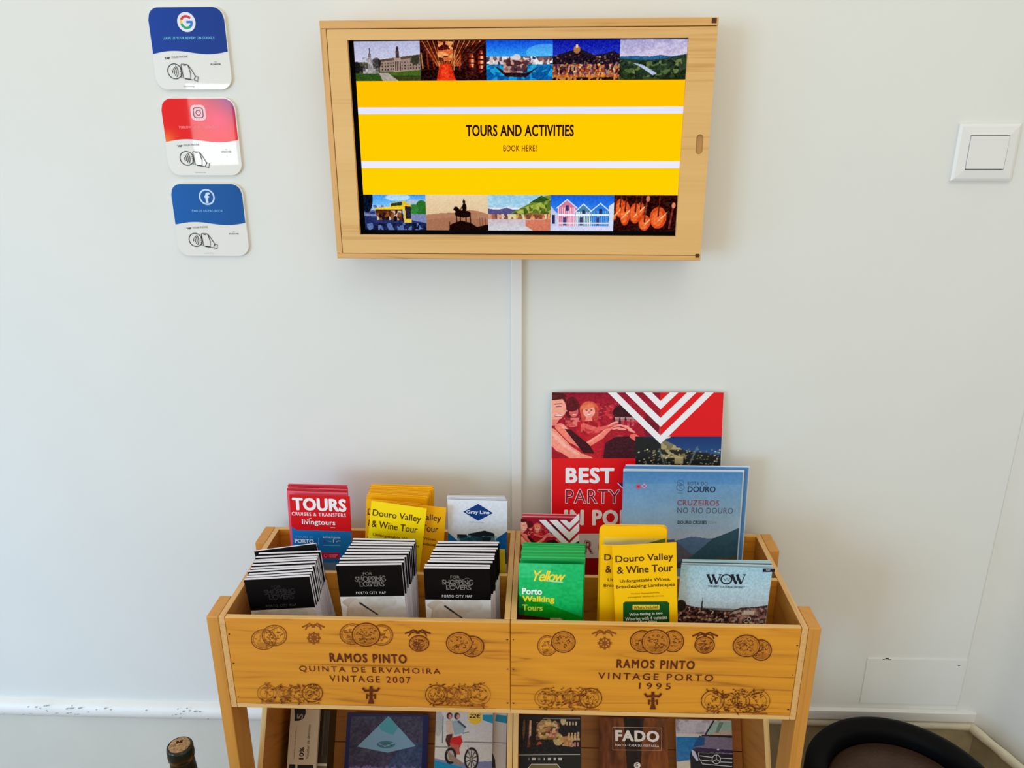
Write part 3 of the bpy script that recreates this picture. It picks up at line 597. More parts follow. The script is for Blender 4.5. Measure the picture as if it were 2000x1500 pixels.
# ================================================================ display stand made of four wine crates
CX0, CX1, CXC, CYF, CZ, CZB = -0.4687, 0.3916, -0.0378, 0.9644, -0.7039, -0.8681
CYB = 1.2300; TB = 0.0090
st = thing('display_stand', 'wooden leaflet stand of branded wine crates on upright legs against the wall', 'stand', (0, 0, 0))
LEGS = [(-.4872, -.4692, .9646, 1.0189), (.3921, .4104, .9646, 1.0189), (-.4872, -.4692, 1.1749, 1.2314), (.3921, .4104, 1.1749, 1.2314)]
for a, b, c, d in LEGS: box('leg', st, W_LEG, a, b, c, d, 0, zz(CZ), .0016)
def crate_empty(name):
    e = bpy.data.objects.new(name, None); COL.objects.link(e); e.parent = st; e.empty_display_size = .02; return e
M_NAIL = mat((70, 36, 14), .5)
def upper_crate(x0, x1, left, wm):
    e = crate_empty('wine_crate'); zt, zb = zz(CZ), zz(CZB)
    sx0 = x0 if left else x0; sa = TB
    # outer side runs to the front edge, inner side stops behind the front board
    UP, FR = (0, 0, 1), (0, -1, 0)  # rim tops paler: pale edge wood plus light from above in the colour
    def sb(a, b, c, d): edge_mat(box('side_board', e, W_SIDE, a, b, c, CYB, d, zt, .0007), W_PALEY, (UP, FR))
    if left: sb(x0, x0+sa, CYF, zb); sb(x1-sa, x1-.0003, CYF+TB, zb+.006); fx0, fx1 = x0+sa+.0003, x1-.0004
    else: sb(x1-sa, x1, CYF, zb); sb(x0+.0003, x0+sa, CYF+TB, zb+.006); fx0, fx1 = x0+.0004, x1-sa-.0003
    edge_mat(box('front_board', e, wm, fx0, fx1, CYF, CYF+TB, zb+.0078, zt-.0005, .0012), W_PALE, (UP,))
    edge_mat(box('back_board', e, W_CRATE, x0+sa, x1-sa, CYB-TB, CYB, zb+.006, zt), W_PALE, (UP,))
    edge_mat(box('divider', e, W_CRATE, x0+sa, x1-sa, 1.0865, 1.0945, zb+.007, zt-.001, .0006), W_PALE, (UP,))
    box('bottom_board', e, W_PALE, fx0, fx1, CYF, CYB, zb, zb+.0072, .0006)
    # nail heads
    bm = bmesh.new(); xs = (fx0+.004, fx1-.004)
    for x in xs:
        for fr in (.12, .5, .82):
            t_ = bmesh.new(); bmesh.ops.create_cone(t_, segments=8, radius1=.0011, radius2=.0009, depth=.0008, cap_ends=True)
            for v in t_.verts: v.co = Vector((x+random.uniform(-.001, .001)+v.co.x, CYF-.0002+v.co.z, zb+fr*(zt-zb)+v.co.y))
            tm = bpy.data.meshes.new('t'); t_.to_mesh(tm); t_.free(); bm.from_mesh(tm); bpy.data.meshes.remove(tm)
    n = link('nail_heads', bm_mesh(bm, 'nail_heads'), e, M_NAIL); n['kind'] = 'stuff'
    # end grain faces
    return e
cL = upper_crate(CX0, CXC, True, W_CRATE); cR = upper_crate(CXC, CX1, False, W_CRATE2)
mc = pmap(TR_(0, CYF, 0), 0)
INK, INK2, DK = (96, 40, 14), (138, 74, 24), (92, 34, 20)
rnd = random.Random(11)
def medal(F, x, y, rx, ry, dark, busy=26, hatch=True):
    F.ell(x, y, rx, ry, (192, 122, 34)) if dark is INK or dark is DK else None
    F.k += .00003
    F.ring(x, y, rx, ry, 1.9, dark); F.ring(x, y, rx*.84, ry*.84, .8, INK2, 30)
    for k in range(22):
        a = 2*math.pi*k/22; F.ribbon([(x+rx*.88*math.cos(a), y+ry*.88*math.sin(a)), (x+rx*.96*math.cos(a), y+ry*.96*math.sin(a))], .6, INK2)
    for k in range(busy):
        a = rnd.uniform(0, 6.28); r = rnd.random()**.5*.66; px, py = x+rx*r*math.cos(a), y+ry*r*math.sin(a); b = rnd.uniform(0, 6.28); q = rnd.uniform(2.0, 5.0)
        F.ribbon([(px, py), (px+q*math.cos(b), py+q*.7*math.sin(b)), (px+q*1.5*math.cos(b+.7), py+q*math.sin(b+.7))], rnd.uniform(.8, 1.9), dark if rnd.random() < .6 else INK2)
    if hatch:
        for k in range(5): yy = y+ry*(.35+.1*k); hw = rx*.6*math.sqrt(max(0, 1-(.35+.1*k)**2)); F.ribbon([(x-hw, yy), (x+hw, yy)], .6, dark)
def bow(F, x, y, wd, h, dark):
    F.ribbon([(x-wd, y+h*.3), (x-wd*.6, y-h*.1), (x-wd*.35, y-h*.5), (x, y), (x+wd*.35, y-h*.5), (x+wd*.6, y-h*.1), (x+wd, y+h*.3)], 3.0, dark)
    F.ribbon([(x-wd*.7, y+h*.9), (x-wd*.55, y+h*.2), (x-wd*.2, y-h*.1), (x, y+h*.3), (x+wd*.2, y-h*.1), (x+wd*.55, y+h*.2), (x+wd*.7, y+h*.9)], 2.4, dark)
    F.ribbon([(x-3, y-h*.4), (x+3, y+h*.4)], 1.5, dark); F.ribbon([(x+3, y-h*.4), (x-3, y+h*.4)], 1.5, dark)
def cross_star(F, x, y, r, dark):
    for k in range(8):
        a = k*math.pi/4; c, s = math.cos(a), math.sin(a); F.poly([(x, y), (x+r*c-r*.16*s, y+(r*s+r*.16*c)*.9), (x+r*.82*c, y+r*.82*s*.9), (x+r*c+r*.16*s, y+(r*s-r*.16*c)*.9)], dark if k % 2 else INK2)
    F.ring(x, y, r*.7, r*.6, 2.4, dark); F.ell(x, y, r*.36, r*.32, dark)
def wreath(F, x0, x1, y0, y1, big, dark, light):
    w_, h_ = x1-x0, y1-y0; ym = (y0+y1)/2
    rs = [(x0+h_*.5, h_*.42), (x1-h_*.5, h_*.45), (x0+w_*.42, h_*.3), (x0+w_*.58, h_*.32)]
    for i, (cx, r) in enumerate(rs):
        d = dark if (i == big) else light; F.ring(cx, ym, r*1.12, r, 1.4 if i == big else .9, d); F.ring(cx, ym, r*.8, r*.7, .7, d)
        for k in range(16 if i == big else 10):
            a = rnd.uniform(0, 6.28); q = rnd.random()*r*.6; F.ribbon([(cx+q*math.cos(a), ym+q*math.sin(a)), (cx+q*math.cos(a)+rnd.uniform(-3, 3), ym+q*math.sin(a)+rnd.uniform(-3, 3))], rnd.uniform(.8, 1.8), d)
    for k in range(150):
        px = rnd.uniform(x0+h_*.3, x1-h_*.2); py = ym+rnd.choice((-1, 1))*h_*rnd.uniform(.1, .48); a = rnd.uniform(-.9, .9)+(0 if rnd.random() < .5 else math.pi); q = rnd.uniform(4, 9)
        F.poly([(px, py), (px+q*.5*math.cos(a)-1.1*math.sin(a), py+q*.5*math.sin(a)+1.1*math.cos(a)), (px+q*math.cos(a), py+q*math.sin(a)), (px+q*.5*math.cos(a)+1.1*math.sin(a), py+q*.5*math.sin(a)-1.1*math.cos(a))], dark if rnd.random() < .45 else light)
    F.ribbon([(x0+h_*.4, y1-2), ((x0+x1)/2, y1-1), (x1-h_*.1, y1+1)], 1.0, light)
def tee(F, x, y, dark):
    F.ribbon([(x-16, y-14), (x-12, y-8), (x, y-9), (x+12, y-8), (x+16, y-14)], 4.5, dark); F.ribbon([(x, y-17), (x, y+14)], 6, dark); F.poly([(x-3, y+6), (x+3, y+6), (x+6, y+17), (x-6, y+17)], dark); F.ribbon([(x-8, y-2), (x-8, y+8)], 3, dark); F.ribbon([(x+8, y-2), (x+8, y+8)], 3, dark); F.ribbon([(x-9, y+1), (x+9, y+1)], 2, dark)
def stamps(e, items, texts):
    F = Flat(mc, base=.0002, rough=.6); F.dk = .0000012
    for it in items:
        k = it[0]; F.k += .00003
        if k == 'm': medal(F, *it[1:])
        elif k == 'bow': bow(F, *it[1:])
        elif k == 'star': cross_star(F, *it[1:])
        elif k == 'w': wreath(F, *it[1:])
        elif k == 't': tee(F, *it[1:])
    o = F.build('medal_stamps', e, CYF); o['kind'] = 'stuff'
    F = Flat(mc, base=.0008, rough=.6)
    for t_ in texts: F.text(*t_)
    F.build('stamped_lettering', e, CYF)
stamps(cL, [('m', 515, 1249, 24, 19.5, INK2, 22), ('m', 536, 1241, 24, 20, INK2, 22, False), ('bow', 612, 1222, 22, 9, INK2), ('star', 613, 1246, 15, INK2),
            ('m', 688, 1238, 24, 20, INK2, 20), ('m', 745, 1240, 22, 20, INK2, 20, False), ('m', 715, 1239, 27, 22.5, INK, 40), ('bow', 816, 1234, 25, 9, INK), ('m', 818.5, 1256, 19, 15, INK, 60),
            ('m', 922, 1262, 23, 20, INK, 26), ('m', 897, 1255, 25, 20.5, INK, 34, False), ('w', 502, 630, 1333, 1372, 1, INK, INK2), ('t', 725, 1356, INK), ('w', 830, 958, 1333, 1378, 0, INK, INK2)],
       [('RAMOS PINTO', 644, 794.5, 1285, 17.5, INK, .028, 1.22), ('QUINTA DE ERVAMOIRA', 585, 860, 1308.7, 12.5, DK, .002, 1.3), ('VINTAGE 2007', 644, 802, 1326, 12.5, DK, .002, 1.3)])
stamps(cR, [('m', 1069, 1261, 19, 19.5, INK2, 20), ('m', 1100.5, 1253.5, 23, 20.5, INK, 26, False), ('bow', 1180, 1235, 24, 9, INK2), ('star', 1181, 1256, 15, INK2),
            ('m', 1255, 1252, 24, 20.5, INK, 22), ('m', 1314, 1252, 21, 20.5, INK, 22, False), ('m', 1281, 1253, 27, 23.5, INK, 44), ('bow', 1377, 1239, 25, 9, INK), ('m', 1376, 1259, 19, 16, INK, 50),
            ('m', 1486, 1269, 20, 20, INK, 26), ('m', 1457.6, 1260.5, 26, 21, INK, 44, False), ('w', 1043, 1175, 1341, 1384, 1, INK, INK2), ('t', 1275, 1367, INK), ('w', 1368, 1503, 1344, 1391, 0, DK, INK)],
       [('RAMOS PINTO', 1204, 1357, 1297, 17, INK, .028, 1.22), ('VINTAGE PORTO', 1168, 1393, 1321.5, 13, DK, .006, 1.35), ('1995', 1248, 1310, 1339.5, 12, DK, .006, 1.5)])

# lower pair of crates, tipped back so that they face up and forward
TO = Vector((0, 1.0731, zz(-.9673))); TH = math.atan2(.53, .848)
LM = Matrix(((1, 0, 0, 0), (0, .848, .53, TO.y), (0, -.53, .848, TO.z), (0, 0, 0, 1)))
LM = Matrix(((1, 0, 0, 0), (0, math.cos(TH), math.sin(TH), TO.y), (0, -math.sin(TH), math.cos(TH), TO.z), (0, 0, 0, 1)))
LZT, LZB, LD = .0735, -.1965, .164
def lower_crate(x0, x1):
    e = crate_empty('wine_crate'); e.matrix_world = LM
    [edge_mat(box('side_board', e, W_SIDE, a, a+TB, 0, LD, LZB, LZT, .0007), W_PALEZ, ((0, -1, 0),)) for a in (x0, x1-TB)]
    box('top_board', e, W_CRATE, x0+TB, x1-TB, 0, LD, LZT-TB, LZT); box('bottom_board', e, W_CRATE, x0+TB, x1-TB, 0, LD, LZB, LZB+TB)
    box('back_plank', e, W_BACK, x0+TB, x1-TB, LD-TB, LD, -.0826, LZT-TB, .0008); box('back_plank', e, W_BACK, x0+TB, x1-TB, LD-TB, LD, LZB+TB, -.0838, .0008)
    return e
lower_crate(CX0, CXC-.0004); lower_crate(CXC+.0004, CX1)
# rails of the stand that carry the crates (hidden under and behind them)
box('rail', st, W_LEG, -.4692, .3921, 1.205, 1.23, zz(CZB)-.032, zz(CZB)-.0002)
box('rail', st, W_LEG, -.4692, .3921, .966, 1.01, zz(-1.205), zz(-1.172))

# ================================================================ leaflets
FL = zz(CZB)+.0074
ORD = ['front', 'second', 'third', 'fourth', 'fifth', 'sixth', 'seventh', 'eighth', 'ninth', 'tenth', 'eleventh', 'twelfth', 'thirteenth']
def nth(label, i): return label.replace('#', ORD[i])
PAPER = (236, 236, 238)
class Leaf:
    def __init__(s, name, label, cat, TL, TR, Y, rgb, group=None, lean=0.03, thick=.0012, floor=FL, rounded=0, single=False, mesh_mat=None, yaw=0.0):
        A = at(*TL, Y); B = at(*TR, Y); T = (A+B)/2; s.w = (B-A).length; ro = -math.atan2(B.z-A.z, B.x-A.x)
        Rm = Matrix.Rotation(-lean, 4, 'X') @ Matrix.Rotation(ro, 4, 'Y') @ Matrix.Rotation(yaw, 4, 'Z'); up = Rm.to_3x3() @ Vector((0, 0, 1))
        s.h = (T.z-floor-s.w/2*abs(math.sin(ro))-.0003)/up.z; base = T-up*s.h
        s.M = TR_(*base) @ Rm; s.m = pmap(s.M, 0); s.t = thick
        mm = mesh_mat or mat(rgb, .42, name='coloured_paper')
        def body(nm, parent):
            if rounded:
                pts = [(-s.w/2, 0), (s.w/2, 0)]+[(s.w/2-rounded+rounded*math.cos(a), s.h-rounded+rounded*math.sin(a)) for a in np.linspace(0, math.pi/2, 7)]+[(-s.w/2+rounded+rounded*math.cos(a), s.h-rounded+rounded*math.sin(a)) for a in np.linspace(math.pi/2, math.pi, 7)]
                bm = bmesh.new(); f = [bm.verts.new((a, 0, b)) for a, b in pts]; g = [bm.verts.new((a, thick, b)) for a, b in pts]; n = len(pts)
                bm.faces.new(f); bm.faces.new(g[::-1])
                for i in range(n): bm.faces.new((f[i], g[i], g[(i+1) % n], f[(i+1) % n]))
                bmesh.ops.recalc_face_normals(bm, faces=bm.faces); return link(nm, bm_mesh(bm, nm), parent, mm)
            return box(nm, parent, mm, -s.w/2, s.w/2, 0, thick, 0, s.h)
        if single: s.o = body(name, None)
        else:
            s.o = bpy.data.objects.new(name, None); COL.objects.link(s.o); s.o.empty_display_size = .01; body('paper', s.o)
        s.o.matrix_world = s.M; tag(s.o, label, cat, group)
    def flat(s, base=.00012, local=False, m=None): return Flat(None if local else (m or s.m), base=base)
    def canvas(s, c, name, u0, u1, z0, z1, y=-.00008):
        return c.build(name, s.o, [(u0, z1), (u1, z1), (u1, z0), (u0, z0)], M_PRINT, y)
def lerp(a, b, t): return tuple(x*(1-t)+y*t for x, y in zip(a, b))
def stack(n, name, label, cat, f, b, Yf, Yb, cols, group, skip0=True, jit=.8, lean=.03, thick=.0022, rounded=0, seed=1):
    r = random.Random(seed)
    for i in range(1 if skip0 else 0, n):
        t = i/(n-1); TL, TR2 = lerp(f[0], b[0], t), lerp(f[1], b[1], t); jx, jy, jr = r.uniform(-jit, jit), r.uniform(-jit, jit)*.8, r.uniform(-jit, jit)*.5
        Leaf(name, nth(label, i), cat, (TL[0]+jx, TL[1]+jy+jr), (TR2[0]+jx, TR2[1]+jy-jr), Yf+(Yb-Yf)*t, cols[i % len(cols)], group, lean, thick, rounded=rounded, single=True)

# ---- folded city maps, three stacks in the left crate
M_PAGES = noise_mat('folded_page_edges', (240, 239, 248), 0.6, 40, 0.05, 0.4, 3, (1, 30, 1))
M_COVER = mat((7, 7, 8), .4, name='black_cover', spec=.12)
def mapleaf(TL, TR2, Y, label, group, front=False, lean=.0, th=.0064, black=.0545):
    A = at(*TL, Y); B = at(*TR2, Y); T = (A+B)/2; w_ = (B-A).length; ro = -math.atan2(B.z-A.z, B.x-A.x)
    Rm = Matrix.Rotation(-lean, 4, 'X') @ Matrix.Rotation(ro, 4, 'Y'); up = Rm.to_3x3() @ Vector((0, 0, 1))
    h = (T.z-FL-w_/2*abs(math.sin(ro))-.0003)/up.z; o = thing('city_map', label, 'map', (0, 0, 0), group); Mx = TR_(*(T-up*h)) @ Rm; o.matrix_world = Mx
    # pages: a zigzag-folded pack, slightly fanned
    bm = bmesh.new(); n = 4
    for k in range(n):
        a = .0004+(th-.0008)*k/n; b = .0004+(th-.0008)*(k+.97)/n; bx(bm, -w_/2+.0004, w_/2-.0004-.0002*(k % 2), a, b, 0, h-.0006*(k % 2))
    link('pages', bm_mesh(bm, 'pages'), o, M_PAGES)
    box('front_cover', o, M_COVER, -w_/2, w_/2, 0, .00035, h-black, h-.0002); box('back_cover', o, M_COVER, -w_/2, w_/2, th-.00035, th, h-black, h-.0006)
    m = pmap(Mx, 0)
    if front:
        c = Cv(120, 110, (206, 206, 206)); c.grad(0, 1, (214, 212, 208), (196, 200, 204)); c.ell(.18, .42, .24, .40, (186, 168, 152), .8); c.ell(.36, .30, .26, .26, (206, 196, 184), .8); c.ell(.62, .1, .25, .16, (190, 184, 176), .6); c.poly([(0, .1), (.1, .2), (.05, .5), (.16, .7), (.1, 1), (0, 1)], (226, 228, 230)); c.ell(.8, .6, .3, .4, (216, 218, 222), .6)
        c.line(.30, .13, .55, .36, .022, (14, 12, 12)); c.line(.30, .13, .42, .24, .028, (14, 12, 12), .8); c.noise(18, 16, 6)
        c.build('cover_photo', o, [(-w_/2, h-black), (w_/2, h-black), (w_/2, h-black-w_*.92), (-w_/2, h-black-w_*.92)], M_PRINT, .0002)
        F = Flat(None, base=.0002); g = (128, 122, 116); dim = front == 'dim'
        if dim: g = (44, 42, 42)
        W_ = w_
        F.text('FOR', -.10*W_, .04*W_, h-.0145, .0048, g, 0, 1.0); F.text('SHOPPING', -.23*W_, .24*W_, h-.0235, .0090, g, 0, .86); F.text('LOVERS', -.17*W_, .21*W_, h-.0325, .0088, g, 0, .86)
        for k in range(14):
            a = rnd.uniform(-.2, .2)*W_; z = h-rnd.uniform(.019, .033); F.ring(a, z, rnd.uniform(.002, .005), rnd.uniform(.002, .005), .00045, g, 10, 0, rnd.uniform(3, 6))
        F.text('PORTO CITY MAP', -.24*W_, .22*W_, h-.0475, .0045, (206, 204, 200) if not dim else (70, 68, 66), .01, 1.25)
        F.build('lettering', o)
    return o
def mapstack(f, b, Yf, Yb, n, fl, bl, grp, seed, front=True, lean=0.0):
    r = random.Random(seed)
    for i in range(n):
        t = i/(n-1); a, c = lerp(f[0], b[0], t), lerp(f[1], b[1], t)
        if i: j = r.uniform(-2.2, 2.2); k = r.uniform(-.9, .9); q = r.uniform(-.7, .7); a = (a[0]+j, a[1]+k+q); c = (c[0]+j, c[1]+k-q)
        mapleaf(a, c, Yf+(Yb-Yf)*t, fl if i == 0 else nth(bl, i), grp, front if i == 0 else False, lean)
mapstack([(476, 1133), (604, 1126)], [(503, 1084), (625, 1078)], 1.008, 1.069, 10, 'front map with a dim black cover in the crooked left map stack', '# city map from the front in the crooked left map stack', 'city maps in the left stack', 5, 'dim')
mapstack([(656, 1105), (784, 1103)], [(690, 1053), (813, 1056)], 1.0125, 1.0765, 10, 'front black and white city map in the middle map stack', '# city map from the front in the middle map stack', 'city maps in the middle stack', 6)
mapstack([(827, 1110), (957, 1111)], [(856, 1060), (977, 1061)], 1.010, 1.0760, 10, 'front black and white city map in the map stack beside the crate centre', '# city map from the front in the map stack beside the crate centre', 'city maps in the centre stack', 8)
mapleaf((496, 1077), (617, 1062), 1.0770, 'black covered map sticking up crookedly behind the left map stack', 'city maps in the left stack', False, 0.0, .004)

# ---- red and blue tours brochures
G = 'red tours brochures in the back left'
L = Leaf('brochure', 'front red and blue brochure titled TOURS in the back row', 'brochure', (565, 966), (683, 970), 1.142, (214, 12, 20), G)
m = L.m; w2 = L.w/2
F = L.flat(); F.add([(-w2, 0), (w2, 0), (w2, m(681, 1038)[1]), (-w2+.008, m(560, 1034.5)[1]), (-w2, m(556, 1028)[1])], [(0, 1, 2, 3, 4)], (16, 112, 184)); F.k = .0002
zb_ = m(640, 1078)[1]; F.add([(-w2, 0), (w2, 0), (w2, zb_-.02), (-w2, zb_-.02)], [(0, 1, 2, 3)], (110, 130, 160))
pk = [m(625, 1079), m(663, 1079), m(663, 1091), m(625, 1091)]; F.add(pk, [(0, 1, 2, 3)], (196, 12, 66)); F.ring(636, 1085, 3, 3, 1, (250, 120, 160)); F.build('printed_fields', L.o)
F = L.flat(.0004); wht = (246, 238, 240)
F.text('TOURS', 571, 676.5, 985.5, 25, wht, .04, 1.06); F.text('CRUISES & TRANSFERS', 570, 675.5, 1004.6, 6.8, wht, .010, 1.2); F.text('livingtours', 590, 655, 1021, 13, wht, .018, 1.05); F.ribbon([(600, 1015), (606, 1012), (608, 1012)], 1, wht); F.ribbon([(646, 1030), (655, 1030.5)], .8, wht)
F.text('TOURS IN', 577, 612, 1048.5, 3.5, (120, 180, 220)); F.text('PORTO', 576, 613, 1056.5, 8, (230, 240, 248), .03); F.ribbon([(622.5, 1050), (622, 1064)], .6, (150, 200, 230)); F.text('SUPPORT CENTER', 631, 665, 1049.5, 3, (220, 232, 244), .01)
F.ell(634, 1057, 2.2, 2.2, (120, 30, 120)); F.ribbon([(640, 1056), (648, 1058)], 1, (130, 180, 220)); F.ribbon([(652, 1053), (652, 1060)], 1.6, (236, 244, 250)); F.ribbon([(657, 1058), (660, 1056), (665, 1056)], 1.2, (200, 224, 240)); F.ribbon([(631, 1064.5), (665, 1065.5)], .6, (150, 200, 230))
F.text('LIVE SUPPORT', 643, 660, 1083.5, 2.6, (250, 190, 210)); F.text('LIVE CHAT', 643, 657, 1087, 2.6, (250, 190, 210)); F.build('lettering', L.o)
stack(8, 'brochure', '# red tours brochure from the front in the back left row', 'brochure', [(560, 962), (679, 966)], [(563, 945), (678, 948)], 1.1465, 1.178, [(206, 14, 52), (236, 96, 120), (196, 8, 30)], G, seed=3)

# ---- yellow valley tour leaflets
YEL, YEL2, BR = (255, 200, 6), (250, 182, 8), (84, 50, 12)
G2 = 'yellow tour leaflets in the right crate'
Lr = Leaf('tour_leaflet', 'frontmost yellow Douro Valley leaflet with green box, in the right crate', 'leaflet', (1195, 1066), (1321, 1059.5), 1.005, YEL, G2, .02)
mr = Lr.m
def dv(L, full=True):
    F = Flat(mr, base=.0003); wt = (240, 246, 240)
    F.text('Douro Valley', 1202, 1315, 1091, 17, BR, .014, 1.0, 0); F.text('& Wine Tour', 1205, 1314, 1111, 14.5, BR, .014, 1.0)
    F.text('Unforgettable Wines,', 1210.5, 1309, 1133.5, 8, BR, .008); F.text('Breathtaking Landscapes', 1203, 1318, 1144.5, 8.5, BR, .008)
    if full:
        F.text('Vinhos Inesqueciveis,', 1231.5, 1289, 1158.5, 4, (150, 110, 20)); F.text('paisagens deslumbrantes', 1226, 1296, 1165, 4, (150, 110, 20))
    F.build('lettering', L.o)
dv(Lr)
F = Flat(mr, base=.00015); q = [(1217, 1178), (1221, 1175), (1303, 1174.5), (1307, 1178), (1308, 1240), (1217, 1240)]; F.poly(q, (16, 84, 30)); F.rect(1235.5, 1181, 1288, 1190.5, (232, 208, 70)); F.build('green_box', Lr.o)
F = Flat(mr, base=.0004); F.text("What's Included", 1238, 1285, 1185.8, 6.5, (96, 66, 14), .01); F.text('Wine tasting in two', 1229, 1294, 1199, 7, (236, 244, 236), .02); F.text('Wineries with 4 varieties', 1221, 1303, 1207, 7, (236, 244, 236), .02); F.text('of Port Wine', 1241, 1283, 1214, 6, (236, 244, 236), .02); F.build('box_lettering', Lr.o)
L = Leaf('tour_leaflet', 'yellow leaflet peeking out left behind the frontmost yellow one', 'leaflet', (1173, 1065), (1300, 1065), 1.018, YEL, G2, .02); 
F = Flat(None, base=.0003); w2 = L.w/2; F.text('Douro Valley', -.44*L.w, .44*L.w, L.h-.0215, .0135, BR, .014); F.text('& Wine Tour', -.42*L.w, .43*L.w, L.h-.040, .012, BR, .014); F.text('Unforgettable Wines,', -.38*L.w, .4*L.w, L.h-.0585, .0068, BR, .006); F.text('Breathtaking Landscapes', -.44*L.w, .45*L.w, L.h-.0685, .007, BR, .006); F.build('lettering', L.o)
L = Leaf('tour_leaflet', 'taller yellow leaflet with rounded corners and a hillside photo strip', 'leaflet', (1171, 1028), (1303, 1029), 1.030, YEL, G2, .02, rounded=.008)
c = Cv(120, 30); c.grad(0, 1, (250, 214, 60), (150, 170, 170)); c.put(c.under([(0, .75), (.3, .6), (.55, .45), (.6, .5), (1, .2)]), (196, 206, 196)); c.put(c.under([(0, 1.1), (.5, .9), (.7, .6), (.85, .35), (1, .1)]), (90, 112, 40)); c.put(c.under([(0, 1.3), (.3, .95), (.55, .9), (.8, .95), (1, .7)]), (40, 74, 70))
za = L.m(1240, 1049)[1]; zb_ = L.m(1240, 1068)[1]; L.canvas(c, 'photo_strip', -L.w/2*.86, L.w/2*.97, zb_, za)
stack(4, 'tour_leaflet', '# yellow leaflet back from the rounded one with a photo strip, right crate', 'leaflet', [(1171, 1027), (1303, 1028)], [(1173, 1025), (1304, 1026)], 1.030, 1.042, [YEL], G2, thick=.002, rounded=.008, lean=.02, jit=.4, seed=4)

G3 = 'yellow tour leaflets in the left crate'
def dvl(L, dark=BR):
    F = Flat(None, base=.0003); W_ = L.w; F.text('Douro Valley', -.46*W_, .42*W_, L.h-.0215, .0150, dark, .010); F.text('& Wine Tour', -.46*W_, .38*W_, L.h-.0400, .0125, dark, .010); F.text('Unforgettable Wines,', -.42*W_, .36*W_, L.h-.0600, .0068, dark, .004); F.text('Breathtaking Landscapes', -.46*W_, .44*W_, L.h-.0700, .007, dark, .004); F.build('lettering', L.o)
L = Leaf('tour_leaflet', 'bright tilted yellow leaflet in front of the other left yellow ones', 'leaflet', (725.5, 978.5), (833.5, 993.5), 1.118, (255, 220, 4), G3, .02); dvl(L)
L = Leaf('tour_leaflet', 'yellow leaflet tilted out to the right, partly covered by the bright one', 'leaflet', (768, 982), (871.5, 992), 1.133, YEL2, G3, .02); dvl(L, (70, 44, 14))
F = Flat(None, base=.0004); rr_ = rnd
for k in range(9): F.ribbon([(-.045+.004*k, L.h-.004-.001*(k % 3)), (-.036+.005*k, L.h-.012), (-.030+.003*k, L.h-.03-.004*(k % 4))], .003, [(60, 80, 30), (40, 46, 30), (150, 160, 90)][k % 3])
F.k = .0006
for k in range(7): F.ell(-.012+.0015*(k % 3), L.h-.012-.011*k, .0045, .007, [(44, 50, 28), (30, 26, 20)][k % 2], 12)
F.build('vine_print', L.o)
L = Leaf('tour_leaflet', 'yellow leaflet whose left edge shows a letter D beside the bright one', 'leaflet', (715, 975), (822, 984), 1.148, YEL2, G3, .02, rounded=.003)
F = Flat(None, base=.0003); F.text('Douro Valley', -.47*L.w, .44*L.w, L.h-.0240, .0150, BR, .014); F.text('& Wine Tour', -.46*L.w, .40*L.w, L.h-.0425, .0130, BR, .014); F.text('Breathtaking Landscapes', -.46*L.w, .44*L.w, L.h-.0720, .007, BR, .006); F.build('lettering', L.o)
stack(9, 'tour_leaflet', '# leaflet from the front of the tall plain yellow pack, left crate', 'leaflet', [(716, 966), (834, 974)], [(724, 946), (848, 950)], 1.160, 1.192, [YEL2, (252, 192, 10), (244, 174, 8)], G3, skip0=False, thick=.002, rounded=.004, jit=1.0, seed=9)
Leaf('tour_leaflet', 'narrow yellow leaflet edge between the centre map stack and crate wall', 'leaflet', (884, 1075), (986, 1074), 1.102, (214, 180, 20), G3, .0, single=True)

# ---- white and blue coach leaflets
G = 'white coach tour leaflets'
L = Leaf('coach_leaflet', 'front white leaflet with a blue diamond logo and a coach', 'leaflet', (874, 976), (991, 979), 1.148, (232, 236, 246), G); m = L.m
c = Cv(140, 130, (226, 230, 242)); c.grad(0, 1, (230, 234, 246), (210, 214, 226)); c.poly([(0, .50), (.2, .66), (.28, .78), (.28, 1), (0, 1)], (4, 104, 180)); c.poly([(1, .46), (.82, .58), (.72, .80), (.8, 1), (1, 1)], (10, 96, 176)); c.poly([(0, .8), (1, .8), (1, 1), (0, 1)], (20, 70, 120), .6)
c.poly([(.34, .52), (.62, .46), (.78, .50), (.82, .8), (.60, .86), (.58, .6), (.34, .58)], (18, 34, 44)); c.poly([(.16, .56), (.36, .54), (.58, .58), (.6, .76), (.18, .78)], (60, 130, 160)); c.poly([(.16, .53), (.32, .53), (.32, .58), (.16, .6)], (14, 34, 44)); c.rect(.30, .66, .62, .80, (8, 18, 30)); c.tex(c.box_(.16, .55, .82, .82), [(20, 50, 70), (90, 150, 180), (8, 16, 26), (160, 200, 216)], 14, 12, .55); c.rect(.36, .74, .6, .77, (40, 150, 180)); c.rect(.2, .82, .8, .86, (4, 12, 30)); c.noise(30, 30, 6)
zb_ = m(930, 1100)[1]; L.canvas(c, 'coach_picture', -L.w/2, L.w/2, zb_, L.h-.002)
F = L.flat(.0003); F.poly([(904.5, 999.5), (934, 984), (963, 1002), (934, 1017)], (12, 58, 128)); F.build('diamond_logo', L.o)
F = L.flat(.0006); F.text('Gray Line', 911, 956, 1001, 9, (244, 248, 252), .012, 1.0); F.text('Sightseeing', 916, 944, 1019.5, 3, (176, 184, 200)); F.build('lettering', L.o)
stack(5, 'coach_leaflet', '# white coach leaflet from the front, showing only its edge', 'leaflet', [(873, 974), (990, 977)], [(874, 968), (985, 969)], 1.150, 1.164, [(226, 230, 240), (206, 212, 226)], G, thick=.0018, seed=12, jit=.8)

